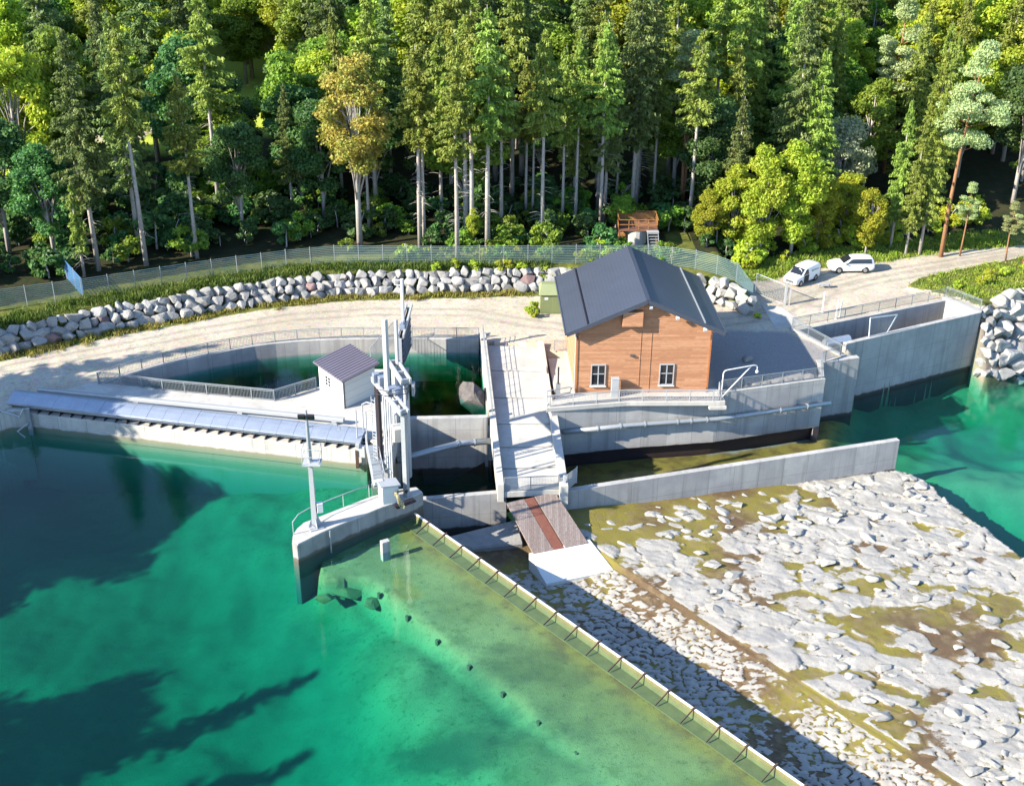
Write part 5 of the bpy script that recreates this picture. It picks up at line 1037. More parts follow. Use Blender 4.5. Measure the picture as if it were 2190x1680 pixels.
panel(mpv, [(-2.37, .66, 1.08), (-2.37, -.66, 1.08), (-2.2, -.6, 1.6), (-2.2, .6, 1.6)], (-1, 0, .3), 'rear_window', 'dark_glass', .03)
panel(mpv, [(2.40, .5, .52), (2.40, -.5, .52), (2.36, -.5, .70), (2.36, .5, .70)], (1, 0, .1), 'grille', 'grey_plastic', .03)
panel(mpv, [(2.42, .26, .40), (2.42, -.26, .40), (2.42, -.26, .51), (2.42, .26, .51)], (1, 0, 0), 'number_plate', 'white_paint', .03)
p0, p1 = gp(1794.7, 584.5, 0), gp(1849.5, 584.0, 0); d = p0 - p1; ctr = (p0 + p1) / 2
mpv.rotation_euler = (0, 0, math.atan2(d.y, d.x)); hd = Vector((d.x, d.y)).normalized(); rt = Vector((hd.y, -hd.x)); mpv.location = (ctr.x + rt.x * .9, ctr.y + rt.y * .9, gz(ctr.x, ctr.y) + .02)
van = car('delivery_van', 'small white panel van with its driver door open, parked nearest the yard gate', 4.4,
          [(2.2, .42, .60, .64, .60, .52), (2.12, .28, .80, .86, .78, .70), (1.85, .22, .95, 1.02, .86, .78), (1.25, .22, 1.03, 1.12, .90, .82), (.45, .22, 1.05, 1.70, .90, .70), (.1, .22, 1.05, 1.80, .90, .74), (-1.0, .22, 1.06, 1.84, .90, .78), (-2.0, .24, 1.06, 1.82, .89, .78), (-2.17, .30, 1.05, 1.74, .87, .76), (-2.2, .36, 1.04, 1.6, .85, .74)], (1.35, -1.35), .32, .90, True)
panel(van, [(1.22, .74, 1.16), (1.22, -.74, 1.16), (.52, -.64, 1.68), (.52, .64, 1.68)], (.6, 0, .8), 'windscreen', 'dark_glass', .02)
for s in (1, -1):
    panel(van, [(1.0, s * .90, 1.12), (.05, s * .90, 1.12), (.1, s * .82, 1.60), (.42, s * .81, 1.60)], (0, s, .25), 'side_window', 'dark_glass', .02)
    panel(van, [(2.05, s * .60, .72), (1.8, s * .865, .80), (1.72, s * .85, .97), (2.0, s * .64, .87)], (.6, s * .6, .4), 'headlight', 'lamp_glass')
    panel(van, [(-2.2, s * .86, .72), (-2.2, s * .74, .72), (-2.2, s * .74, 1.25), (-2.2, s * .86, 1.25)], (-1, 0, 0), 'tail_light', 'red_glass', .03)
panel(van, [(1.05, .925, .32), (.0, .925, .32), (.0, .925, 1.06), (1.05, .925, 1.06)], (0, 1, 0), 'door_opening', 'black', .01)
panel(van, [(-.55, .93, 1.22), (-.75, .93, 1.22), (-.75, .915, 1.42), (-.55, .915, 1.42)], (0, 1, .1), 'side_emblem', 'hood_steel', .01)
panel(van, [(-.85, .93, 1.27), (-1.75, .93, 1.27), (-1.75, .92, 1.38), (-.85, .92, 1.38)], (0, 1, .1), 'side_lettering', 'hood_steel', .01)
panel(van, [(2.2, .5, .45), (2.2, -.5, .45), (2.16, -.5, .72), (2.16, .5, .72)], (1, 0, .1), 'grille', 'grey_plastic', .03)
b = MB(); R = Matrix.Rotation(rad(68), 3, 'Z'); hinge = Vector((1.05, .94, 0))
def dpt(x, y, z): return hinge + R @ Vector((x, y, z))
b.add([dpt(0, 0, .34), dpt(-1.05, 0, .34), dpt(-1.05, 0, 1.08), dpt(0, 0, 1.08), dpt(0, .06, .34), dpt(-1.05, .06, .34), dpt(-1.05, .06, 1.08), dpt(0, .06, 1.08)], [(0, 1, 2, 3), (7, 6, 5, 4), (0, 4, 5, 1), (1, 5, 6, 2), (2, 6, 7, 3), (3, 7, 4, 0)]); dr = b.build('door', 'car_paint', van, local=True)
b = MB()
for p, q in (((-1.03, .03, 1.08), (-1.0, .03, 1.6)), ((-1.0, .03, 1.6), (-.65, .03, 1.6)), ((-.65, .03, 1.6), (-.05, .03, 1.08))): b.beam(dpt(*p), dpt(*q), .05, .05, up=(0, 0, 1.01))
b.build('window_frame', 'car_paint', dr, local=True)
b = MB(); b.add([dpt(-.98, .03, 1.09), dpt(-.1, .03, 1.09), dpt(-.65, .03, 1.57), dpt(-.97, .03, 1.57), dpt(-.98, .04, 1.09), dpt(-.1, .04, 1.09), dpt(-.65, .04, 1.57), dpt(-.97, .04, 1.57)], [(0, 1, 2, 3), (7, 6, 5, 4), (0, 4, 5, 1), (1, 5, 6, 2), (2, 6, 7, 3), (3, 7, 4, 0)]); b.build('window_pane', 'dark_glass', dr, local=True)
p0, p1 = gp(1709.7, 613, 0), gp(1744.5, 598, 0); d = p0 - p1; ctr = (p0 + p1) / 2; hd = Vector((d.x, d.y)).normalized(); rt = Vector((hd.y, -hd.x))
van.rotation_euler = (0, 0, math.atan2(d.y, d.x)); van.location = (ctr.x + rt.x * .85, ctr.y + rt.y * .85, gz(ctr.x, ctr.y) + .02)
q = gp(1763, 615, 0); t = thing('trestle_table', 'low folded trestle table standing on the gravel beside the van', 'table', q)
MB().box((q.x, q.y, .42), (1.4, .5, .05), .15).build('table_top', 'steel_pale', t); b = MB()
for dx in (-.5, .5): b.beam((q.x + dx - .1, q.y, 0), (q.x + dx + .1, q.y, .4), .05, .05, up=(0, 1, 0)); b.beam((q.x + dx + .1, q.y, 0), (q.x + dx - .1, q.y, .4), .05, .05, up=(0, 1, 0))
b.build('leg', 'steel', t)

# ------------------------------------------------------------------ platform hut at the forest edge
t = thing('platform_hut', 'raised rusty platform with orange railings and grey stairs at the forest edge', 'platform', (14, 127, 2))
x0, x1, y0, y1, zt = 11.6, 15.9, 125.3, 128.4, 3.75; zg = 1.9
MB().box(((x0 + x1) / 2, (y0 + y1) / 2, zt - .1), (x1 - x0, y1 - y0, .2)).build('deck', 'mortar_brown', t)
MB().tube([(13.6, 126.6, zg - .3), (13.6, 126.6, zg + 1.7)], 1.25, 18).build('tank', 'concrete_top', t); MB().box((12.2, 126.3, zg + .7), (1.1, .9, 1.2)).build('engine_block', 'orange_rail', t, bevel=.1)
b = MB()
for x in (x0 + .1, x1 - .1):
    for y in (y0 + .1, y1 - .1): b.box((x, y, (zg - .3 + zt) / 2), (.18, .18, zt - zg + .1))
b.build('posts', 'mortar_brown', t)
b = MB(); pr = [(x0, y0), (x0, y1), (x1, y1), (x1, y0), (x0, y0)]
for a, c in zip(pr[:-1], pr[1:]):
    for h in (.55, 1.1): b.beam((*a, zt + h), (*c, zt + h), .07, .07)
    for k in range(5): f = k / 4; b.beam((lerp(a[0], c[0], f), lerp(a[1], c[1], f), zt), (lerp(a[0], c[0], f), lerp(a[1], c[1], f), zt + 1.1), .07, .07, up=(0, 1, 0))
b.build('guard_rail', 'orange_rail', t)
for a, c in (((x0 + .05, y1 - .02), (x1 - .05, y1 - .02)), ((x0 + .02, y0 + .1), (x0 + .02, y1 - .1))): b = MB(); b.beam((*a, zt + .5), (*c, zt + .5), .02, .9); b.build('side_panel', 'orange_rail', t)
MB().box((15.3, 125.0, zt - .12), (1.3, .6, .1)).build('landing', 'steel_pale', t)
b = MB()
for k in range(9): b.box((15.3, 124.7 - k * .22, zt - .25 - k * .25), (1.1, .24, .05))
for s in (14.72, 15.88): b.beam((s, 124.8, zt - .2), (s, 122.9, zg + .1), .05, .2)
b.build('stairs', 'steel', t)

# ------------------------------------------------------------------ far houses
def farhouse(label, px, py, zg, w, dd, h, rz, wallm='hut_wall', roofm='roof_hut'):
    p = gp(px, py, zg); g = gz(p.x, p.y); t = thing('house', label, 'house', (p.x, p.y, g), rz)
    b = MB(); b.add([(-w / 2, 0, -1), (w / 2, 0, -1), (w / 2, 0, h), (-w / 2, 0, h), (-w / 2, dd, -1), (w / 2, dd, -1), (w / 2, dd, h), (-w / 2, dd, h), (-w / 2, dd / 2, h + 1.8), (w / 2, dd / 2, h + 1.8)], [(0, 1, 2, 3), (5, 4, 7, 6), (0, 3, 8, 7, 4), (1, 5, 6, 9, 2)]); b.build('wall', wallm, t, local=True)
    b = MB(); b.slab([(-w / 2 - .4, -.5, h - .25), (w / 2 + .4, -.5, h - .25), (w / 2 + .4, dd / 2, h + 2.0), (-w / 2 - .4, dd / 2, h + 2.0)], .15); b.slab([(-w / 2 - .4, dd / 2, h + 2.0), (w / 2 + .4, dd / 2, h + 2.0), (w / 2 + .4, dd + .5, h - .25), (-w / 2 - .4, dd + .5, h - .25)], .15); b.build('roof', roofm, t, local=True)
    for k in range(3): MB().box((-w / 2 + w * (k + .5) / 3, -.02, h * .55), (1.0, .06, 1.2)).build('window', 'dark_glass', t, local=True)
farhouse('distant white house with dark roof behind the trees at the upper left', 436, 66, 5, 7, 8, 3.6, .2)
farhouse('pale bluish building glimpsed between the trunks at the left edge', 8, 318, 3, 9, 7, 4.5, .5)

# ------------------------------------------------------------------ trees and plants
def cards(C, N, size, asp, rg, droop=None):
    """leaf-sized rhombic faces at centres C facing roughly N; returns vertices (4n,3)"""
    n = len(C); N = N / (np.linalg.norm(N, axis=1, keepdims=True) + 1e-9)
    r = rg.normal(size=(n, 3)) if droop is None else droop
    T = r - N * (r * N).sum(1, keepdims=True); T /= (np.linalg.norm(T, axis=1, keepdims=True) + 1e-9); B = np.cross(N, T)
    s = size[:, None]; a = asp
    return np.stack([C - T * s, C + B * s * a - T * s * .1, C + T * s, C - B * s * a - T * s * .1], 1).reshape(-1, 3)
def leafmesh(name, V, mat):
    me = bpy.data.meshes.new(name); nv = len(V); me.vertices.add(nv); me.vertices.foreach_set('co', V.astype(np.float32).ravel())
    me.loops.add(nv); me.loops.foreach_set('vertex_index', np.arange(nv, dtype=np.int32)); me.polygons.add(nv // 4)
    me.polygons.foreach_set('loop_start', np.arange(0, nv, 4, dtype=np.int32)); me.polygons.foreach_set('loop_total', np.full(nv // 4, 4, np.int32))
    me.update(calc_edges=True); me.materials.append(MT[mat]); return me
def trunkmesh(name, tubes, mat):
    b = MB()
    for pts, r, n in tubes: b.tube(pts, r, n)
    me = bpy.data.meshes.new(name); me.from_pydata(b.v, [], b.f); me.materials.append(MT[mat]); me.polygons.foreach_set('use_smooth', [True] * len(me.polygons)); return me
def sph(rg, n):
    v = rg.normal(size=(n, 3)); return v / np.linalg.norm(v, axis=1, keepdims=True)
def broad(seed, H, R, cb, leaf, nblob=26, per=230, lsz=.30, bark='bark', tall=1.0, limbs=True):
    rg = np.random.RandomState(seed); V = []; tubes = []; cz = H * (cb + (1 - cb) * .48); hz_ = H * (1 - cb) * .5
    tubes.append(([(0, 0, -.6), (rg.uniform(-.1, .1), 0, H * .25), (rg.uniform(-.3, .3), rg.uniform(-.3, .3), H * .5), (rg.uniform(-.4, .4), rg.uniform(-.4, .4), H * .82)], [H * .013 + .06, H * .011 + .04, H * .008 + .03, .04], 7))
    for k in range(nblob):
        d = sph(rg, 1)[0]; f = rg.uniform(.45, 1.0) ** .6; zz = cz + d[2] * hz_ * f * .86; taper = 1 - .35 * max(0, (zz - cz) / hz_)
        c = np.array([d[0] * R * f * .78 * taper, d[1] * R * f * .78 * taper, zz]); r = R * rg.uniform(.19, .40)
        m = int(per * (r / (R * .35)) ** 2 * rg.uniform(.7, 1.15)); q = sph(rg, m); q[:, 2] = q[:, 2] * .8 + .12; rr = r * (rg.rand(m) ** .35) * (1 + .22 * np.sin(q[:, 0] * 5 + k) * np.cos(q[:, 1] * 4 + k))
        P = c + q * rr[:, None] * np.array([1, 1, .82]); Nn = q * .8 + rg.normal(size=(m, 3)) * .7 + np.array([0, 0, .35])
        V.append(cards(P, Nn, lsz * rg.uniform(.6, 1.35, m), .62, rg))
        if limbs and k % 2 == 0: st = H * rg.uniform(cb * .6, .6); tubes.append(([(0, 0, st), (c[0] * .45, c[1] * .45, st + (c[2] - st) * .6), tuple(c)], [.09 + H * .002, .06, .025], 5))
    return trunkmesh('trunk', tubes, bark), leafmesh('crown', np.concatenate(V), leaf)
def spruce(seed, H, R, cb, leaf, dead=True, dens=1.0, bark='bark', droopy=1.0):
    rg = np.random.RandomState(seed); V = []; tubes = [([(0, 0, -.6), (0, 0, H * .3), (rg.uniform(-.15, .15), rg.uniform(-.15, .15), H * .65), (0, 0, H)], [.15 + H * .0055, .10 + H * .0045, .05 + H * .003, .02], 7)]
    z = H * cb; 
    while z < H - .3:
        t = (z - H * cb) / (H * (1 - cb)); rad_ = R * (min(1, .55 + 2.2 * t) * (1 - t) ** .75 + .06) ; nb = rg.randint(4, 7)
        for k in range(nb):
            if rg.rand() < .10: continue
            az = rg.uniform(0, 6.28); L = rad_ * rg.uniform(.6, 1.18); d = np.array([math.cos(az), math.sin(az), 0.]); up = .25 - .55 * (1 - t) * droopy; sN = max(3, int(L / .26 * dens))
            s = (np.arange(sN) + rg.rand(sN) * .8) / sN; P = d * (s * L)[:, None]; P[:, 2] = z + L * (up * s - .18 * s * s * droopy + .16 * s ** 3)
            side = np.array([-d[1], d[0], 0.]); m = 11
            PP = np.repeat(P, m, 0); wv = rg.uniform(-1, 1, len(PP)) * (.16 + .50 * (1 - np.repeat(s, m))) * min(1, L * .45)
            PP = PP + side * wv[:, None]; hang = rg.uniform(0, .42, len(PP)) * droopy; PP[:, 2] -= hang
            Nn = side * rg.normal(size=(len(PP), 1)) * .8 + d * .35 + np.array([0, 0, .55]) + rg.normal(size=(len(PP), 3)) * .35
            dr = d * .7 + side * np.sign(wv)[:, None] * .8 + np.array([0, 0, -.55 * droopy]) + rg.normal(size=(len(PP), 3)) * .3
            V.append(cards(PP, Nn, (.195 + .07 * (1 - t)) * rg.uniform(.7, 1.3, len(PP)), .36, rg, dr))
        z += (.34 + .22 * (1 - t)) * rg.uniform(.8, 1.2) / dens
    if dead:
        for k in range(26):
            z = H * rg.uniform(.12, cb + .05); az = rg.uniform(0, 6.28); L = rg.uniform(.4, 2.0); tubes.append(([(0, 0, z), (math.cos(az) * L * .6, math.sin(az) * L * .6, z - .05), (math.cos(az) * L, math.sin(az) * L, z - .25)], [.028, .02, .008], 4))
    return trunkmesh('trunk', tubes, bark), leafmesh('crown', np.concatenate(V), leaf)
def pine(seed, H, R, cb, leaf='needle_pine', twin=False, lean=0.):
    rg = np.random.RandomState(seed); V = []; tubes = []
    def ax(f): return np.array([lean * f * f * H, .02 * H * math.sin(f * 3), H * f])
    for j in range(2 if twin else 1):
        o = np.array([.45 * j, .1 * j, 0]); tubes.append(([tuple(ax(f) + o * min(1, f * 4) - np.array([0, 0, .6 * (f == 0)])) for f in (0, .25, .5, .75, .95)], [.14 + H * .007, .12 + H * .005, .10 + H * .004, .10, .04], 7))
    for k in range(30):
        f = rg.uniform(cb, 1.0); t = (f - cb) / (1 - cb); rr = R * (math.sin(min(1, t * 1.15 + .12) * math.pi) ** .6 * .9 + .1); az = rg.uniform(0, 6.28); L = rr * rg.uniform(.35, 1.0); b0 = ax(f - .04); c = ax(f) + np.array([math.cos(az) * L, math.sin(az) * L, L * .12])
        tubes.append(([tuple(b0), tuple((b0 + c) / 2 - np.array([0, 0, .1])), tuple(c)], [.07, .05, .02], 4)); r = R * rg.uniform(.22, .36); m = 480; q = sph(rg, m); P = c + q * (rg.rand(m) ** .4)[:, None] * r * np.array([1.15, 1.15, .5])
        V.append(cards(P, q * .5 + rg.normal(size=(m, 3)) * .6 + np.array([0, 0, .6]), 0.17 * rg.uniform(.6, 1.3, m), .42, rg))
    return trunkmesh('trunk', tubes, 'bark_pine'), leafmesh('crown', np.concatenate(V), leaf)
def bush(seed, H, R, leaf, per=150, lsz=.17, nb=11):
    return broad(seed, H, R, .05, leaf, nb, per, lsz, limbs=False)
SPR = [spruce(31, 27, 3.4, .50, 'needle'), spruce(32, 26, 3.1, .55, 'needle'), spruce(33, 28, 3.5, .32, 'needle_dark'), spruce(34, 24, 3.2, .22, 'needle'), spruce(35, 25, 3.2, .57, 'needle')]
YSP = [spruce(41, 9, 1.7, .10, 'needle', False, 1.3), spruce(42, 12, 1.9, .30, 'needle', True, 1.1)]
FUL = [spruce(43, 24, 3.4, .12, 'needle', False), spruce(44, 22, 3.1, .10, 'needle_dark', False), spruce(45, 26, 3.6, .15, 'needle', False)]
BRO = {c: [broad(50 + 10 * i + j, 17, 4.4, .22, 'leaf_' + c, 50, 620, .19) for j in range(3)] for i, c in enumerate(('bright', 'green', 'dark', 'yellow'))}
ORA = broad(98, 26, 4.5, .32, 'leaf_orange', 80, 460, .18); SIL = broad(99, 12, 4.6, .22, 'leaf_silver', 50, 480, .16)
HOR = [broad(101, 13, 3.6, .10, 'leaf_bright', 62, 640, .15), broad(102, 12, 3.4, .12, 'leaf_yellow', 58, 640, .15)]
PIN = [pine(111, 25, 3.6, .62, twin=True), pine(112, 27, 4.6, .52, lean=.05), pine(113, 22, 3.6, .50)]
BSH = {c: [bush(120 + 7 * i + j, 2.6, 1.6, 'leaf_' + c) for j in range(3)] for i, c in enumerate(('bright', 'green', 'dark', 'yellow'))}
NOSH = np.random.RandomState(8)
def plant(name, kind, x, y, sc, label, cat, group=None, rz=None, z=None, sxy=None, parts=('trunk', 'crown')):
    t = thing(name, label, cat, (x, y, (gz(x, y) if z is None else z) - .05), NOSH.uniform(0, 6.28) if rz is None else rz, group)
    sxy = sxy or NOSH.uniform(.88, 1.22); t.scale = (sc * sxy, sc * sxy, sc)
    for m, pn in zip(kind, parts): o = bpy.data.objects.new(pn, m); COL.objects.link(o); o.parent = t
    return t
TAKEN = []
def survey(bx, by, ty=None):
    z = 2.0
    for _ in range(4): p = gp(bx, by, z); z = gz(p.x, p.y)
    h = None
    if ty is not None:
        d = FW * 2550 + IR * (bx - 1095) - IU * (ty - 840); tt = p.y / d.y; h = CAMZ + d.z * tt - z
    return p.x, p.y, z, h
def front(bx, by, ty, name, kind, H0, label, group=None, rz=None, sxy=None):
    x, y, z, h = survey(bx, by, ty); s = h / H0; TAKEN.append((x, y, 2.2)); return plant(name, kind, x, y, s, label, 'tree', group, rz, z, (sxy or 1) / max(.8, s) if s > 1 else sxy)
G1 = 'tall bare trunked spruces along the fence'
front(770, 527, 82, 'autumn_tree', ORA, 26, 'tall tree with orange autumn crown behind the fence left of the twin spruce trunks', sxy=1.05)
front(899, 528, 95, 'spruce_tree', SPR[1], 26, 'front trunk of the close twin spruces right of the orange tree', G1)
front(908, 524, 110, 'spruce_tree', SPR[4], 25, 'rear trunk of the close twin spruces right of the orange tree', G1)
front(978, 556, 68, 'spruce_tree', SPR[0], 27, 'spruce with the lowest standing trunk, in front of the mesh fence', G1)
front(996, 512, 30, 'spruce_tree', SPR[4], 25, 'thin spruce directly behind the one standing in front of the fence', G1)
front(1010, 527, 20, 'spruce_tree', SPR[1], 26, 'spruce with small bright sapling at its foot behind the fence', G1)
front(1043, 539, 8, 'spruce_tree', SPR[0], 27, 'tallest spruce with hanging lower branches on its right side at the fence', G1)
front(1072, 499, 90, 'spruce_tree', SPR[1], 26, 'shaded spruce deeper in the wood right of the tallest one', G1)
front(1158, 522, 60, 'spruce_tree', SPR[4], 25, 'single pale trunked spruce midway between the tallest one and the house roof', G1)
front(1124, 472, 120, 'spruce_tree', SPR[1], 26, 'left one of two thin trunks deep in the dark wood', G1); front(1139, 472, 130, 'spruce_tree', SPR[1], 26, 'right one of two thin trunks deep in the dark wood', G1)
front(1202, 484, 95, 'spruce_tree', SPR[0], 27, 'left one of the two spruces rising left above the house roof', G1); front(1230, 484, 80, 'spruce_tree', SPR[4], 25, 'right one of the two spruces rising left above the house roof', G1)
front(1283, 487, 40, 'spruce_tree', SPR[0], 27, 'spruce just left of the orange railed platform', G1); front(1292, 480, 60, 'spruce_tree', SPR[2], 28, 'darker spruce close behind the one left of the platform', G1)
front(1318, 440, 110, 'spruce_tree', SPR[1], 26, 'slim spruce trunk far back above the platform', G1); front(1396, 440, 100, 'spruce_tree', SPR[1], 26, 'slim spruce trunk far back right of the platform', G1)
front(1458, 436, 66, 'pine_tree', PIN[0], 25, 'pine with twin orange stems and pale crown right above the house roof', rz=.2)
front(1552, 470, 92, 'spruce_tree', SPR[3], 24, 'spruce with a pale trunk rising out of the bright bushes', G1)
front(181, 592, 388, 'young_spruce', YSP[1], 12, 'small sunlit young spruce by the fence corner at the left')
front(211, 578, 60, 'spruce_tree', SPR[2], 28, 'leaning thin trunked spruce right of the young one at the left', G1)
front(299, 540, 20, 'spruce_tree', SPR[2], 28, 'left stem of the spruce pair behind the left half of the fence', G1); front(313, 567, 30, 'spruce_tree', SPR[4], 25, 'right stem of the spruce pair behind the left half of the fence', G1)
front(262, 445, -10, 'spruce_tree', SPR[2], 28, 'shaded spruce in the second row at the left', G1)
front(422, 552, 150, 'spruce_tree', SPR[0], 27, 'white trunked spruce with dry lower twigs behind the left half of the fence', G1, sxy=1.1)
front(627, 470, 180, 'spruce_tree', SPR[2], 28, 'dark spruce in the deep shade left of the orange tree', G1)
front(790, 500, 160, 'spruce_tree', SPR[4], 25, 'dim thin trunk right behind the orange tree', G1)
front(2012, 549, 84, 'pine_tree', PIN[1], 27, 'big leaning pine with broad pale crown beside the gravel road', rz=0.)
front(1966, 543, 175, 'spruce_tree', SPR[3], 24, 'bare trunked spruce next left of the big leaning pine', G1, sxy=.9); front(1936, 546, 255, 'spruce_tree', SPR[3], 24, 'short slim spruce between two taller ones left of the big pine', G1, sxy=.8); front(1904, 528, 210, 'spruce_tree', SPR[3], 24, 'brown twigged slim spruce right of the bright bushes', G1, sxy=.85)
front(2052, 547, 390, 'young_pine', PIN[2], 22, 'small slender pine right of the big leaning pine', sxy=1.0)
front(2150, 560, 432, 'young_pine', PIN[2], 22, 'young pale green pine at the right edge above the road', sxy=1.2); front(2186, 566, 425, 'young_pine', PIN[2], 22, 'young pine cut by the right edge of the picture', sxy=1.2)
front(1782, 470, 238, 'willow_tree', SIL, 12, 'round silver leaved willow above the bright bushes', sxy=1.05)
front(1560, 548, 340, 'hornbeam_tree', HOR[0], 13, 'bushy light green tree nearest the end of the fence', 'bright bushy trees behind the cars'); front(1622, 552, 300, 'hornbeam_tree', HOR[0], 13, 'bushy light green tree second from the end of the fence', 'bright bushy trees behind the cars', sxy=.9)
front(1690, 545, 290, 'hornbeam_tree', HOR[0], 13, 'taller bushy green tree above the van', 'bright bushy trees behind the cars'); front(1512, 520, 400, 'hornbeam_tree', HOR[0], 13, 'low bushy green tree right of the platform', 'bright bushy trees behind the cars', sxy=1.2)
front(1745, 530, 360, 'hornbeam_tree', HOR[1], 12, 'yellow green bushy tree above the people carrier', 'bright bushy trees behind the cars'); front(1850, 545, 385, 'hornbeam_tree', HOR[1], 12, 'yellow green bushy tree just right above the people carrier', 'bright bushy trees behind the cars', sxy=.85)
front(1800, 505, 350, 'hornbeam_tree', HOR[1], 12, 'bushy tree with yellowing leaves below the silver willow', 'bright bushy trees behind the cars')
front(1330, 500, 410, 'maple_sapling', BRO['green'][0], 17, 'leafy young maple just behind the platform', sxy=1.3); front(1012, 530, 440, 'maple_sapling', BRO['bright'][1], 17, 'bright green sapling at the foot of the tall spruces', sxy=.75)
front(1255, 505, 440, 'maple_sapling', BRO['dark'][1], 17, 'dark leafed young maple left of the platform', sxy=1.2)
front(70, 480, 60, 'maple_tree', BRO['yellow'][0], 17, 'bright yellow green broadleaf tree at the far left', sxy=1.1); front(415, 430, 60, 'maple_tree', BRO['dark'][0], 17, 'dark broadleaf tree with round crown at the upper left', sxy=1.1)
front(500, 430, 150, 'maple_tree', BRO['dark'][1], 17, 'dark broadleaf tree right of the round crowned one', sxy=1.1); front(180, 440, 30, 'maple_tree', BRO['green'][1], 17, 'green broadleaf tree right of the bright one at the far left'); front(20, 540, 230, 'maple_tree', BRO['dark'][2], 17, 'dark broadleaf tree in the lower left of the wood', sxy=1.1)
front(120, 560, 300, 'maple_tree', BRO['dark'][0], 17, 'dark broadleaf tree behind the fence corner', sxy=1.1); front(520, 500, 240, 'maple_tree', BRO['dark'][2], 17, 'drooping dark broadleaf tree left of the dark gap in the wood', sxy=1.0)
def blocks(px, py, z, rect):
    a = Vector((px, py, z + 15.5)) - Vector((0, 0, CAMZ)); c = Vector((px, py, z + 4)) - Vector((0, 0, CAMZ))
    ka, kc = 2550 / a.dot(FW), 2550 / c.dot(FW); xa, ya = 1095 + a.dot(IR) * ka, 840 - a.dot(IU) * ka; yc = 840 - c.dot(IU) * kc
    return xa + 3.2 * ka > rect[0] and xa - 3.2 * ka < rect[2] and ya < rect[3] and yc > rect[1]
# the wood behind: one tree per jittered cell, kinds by where they grow
rg = np.random.RandomState(77); cnt = 0
y = 128.0
while y < 300:
    st = 5.8 + max(0, y - 150) * .018; half = y * .45 + 6; x = -half - 2
    while x < half:
        px, py = x + rg.uniform(-.42, .42) * st, y + rg.uniform(-.42, .42) * st; x += st
        zz = gz(px, py); 
        if any((px - a) ** 2 + (py - b) ** 2 < r * r for a, b, r in TAKEN): continue
        if abs(float(sdist(np.array([px]), np.array([py]), ROAD)[0])) < 6 and px < -20: continue
        vgd = float(sdist(np.array([px]), np.array([py]), VERGE)[0])
        if px > 17 and vgd < 9: continue
        if 8 < px < 19 and py < 131.5: continue
        if py < 131 and px < 10: continue
        if py > 245 and px > 10: continue
        if any(blocks(px, py, zz, r_) for r_ in ((526, 128, 558, 150), (424, 42, 456, 60), (190, 296, 360, 318), (20, 322, 140, 338))): continue
        r = rg.rand(); left = px < -.10 * py; u = rg.uniform(.82, 1.15)
        if left: k = 'bro' if r < .70 else 'spr'
        elif px < .18 * py: k = 'spr' if r < .60 else 'bro'
        else: k = 'ful' if r < .42 else ('spr' if r < .60 else ('pin' if r < .67 else 'bro'))
        G = 'trees of the wood behind the fence'
        if k == 'bro':
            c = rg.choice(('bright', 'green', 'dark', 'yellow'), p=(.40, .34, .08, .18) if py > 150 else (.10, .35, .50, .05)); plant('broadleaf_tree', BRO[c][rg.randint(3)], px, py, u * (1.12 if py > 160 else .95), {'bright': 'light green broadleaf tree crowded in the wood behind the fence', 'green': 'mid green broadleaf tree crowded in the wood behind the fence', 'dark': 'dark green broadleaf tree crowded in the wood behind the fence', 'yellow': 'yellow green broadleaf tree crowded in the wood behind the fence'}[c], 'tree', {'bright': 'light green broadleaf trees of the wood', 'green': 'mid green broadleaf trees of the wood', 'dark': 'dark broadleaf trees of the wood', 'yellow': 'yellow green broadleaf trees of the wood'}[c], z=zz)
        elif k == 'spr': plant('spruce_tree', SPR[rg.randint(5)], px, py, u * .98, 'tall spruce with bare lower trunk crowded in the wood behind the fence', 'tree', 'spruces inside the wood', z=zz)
        elif k == 'ful': plant('fir_tree', FUL[rg.randint(3)], px, py, u * .9, 'cone shaped green fir on the wooded slope at the right', 'tree', 'firs on the wooded slope', z=zz)
        else: plant('pine_tree', PIN[1 + rg.randint(2)], px, py, u * .9, 'pale green pine among the firs on the wooded slope', 'tree', 'pines on the wooded slope', z=zz)
        cnt += 1
    y += st * .92
# shaded shrubs and young growth inside the edge of the wood
for k in range(290):
    px = rg.uniform(-62, 26); py = (122.5 + rg.uniform(0, 20) ** 1.0) if px > -24 else 112 + (px + 48) * .45 + rg.uniform(0, 30)
    if sdist(np.array([px]), np.array([py]), FEN)[0] < 1.8 or (10 < px < 18 and 121 < py < 130): continue
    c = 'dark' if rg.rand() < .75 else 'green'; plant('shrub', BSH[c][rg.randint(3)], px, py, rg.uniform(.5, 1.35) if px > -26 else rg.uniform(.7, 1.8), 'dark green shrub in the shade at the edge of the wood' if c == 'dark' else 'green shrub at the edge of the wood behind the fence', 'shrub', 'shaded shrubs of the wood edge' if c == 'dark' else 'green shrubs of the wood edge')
for k in range(46):
    f = rg.rand(); px = 25 + 33 * f; py = 123.5 + 14 * f - 3.0 * (f < .2) + rg.uniform(0, 5.5)
    if sdist(np.array([px]), np.array([py]), VERGE)[0] < 2.4: continue
    plant('shrub', BSH['bright' if rg.rand() < .6 else 'yellow'][rg.randint(3)], px, py, rg.uniform(.5, 1.15), 'bright green shrub on the grass verge behind the cars', 'shrub', 'bright shrubs behind the cars')
for k in range(36):
    px = rg.uniform(-12, 18); py = 119.9 + rg.uniform(0, 2.6) + (.0 if px < 12 else -.4)
    if 11.5 < px < 16 and py > 123: continue
    plant('shrub', BSH['bright' if rg.rand() < .5 else 'green'][rg.randint(3)], px, py, rg.uniform(.35, .8), 'leafy shrub growing through the sunny part of the mesh fence', 'shrub', 'shrubs along the sunny fence')
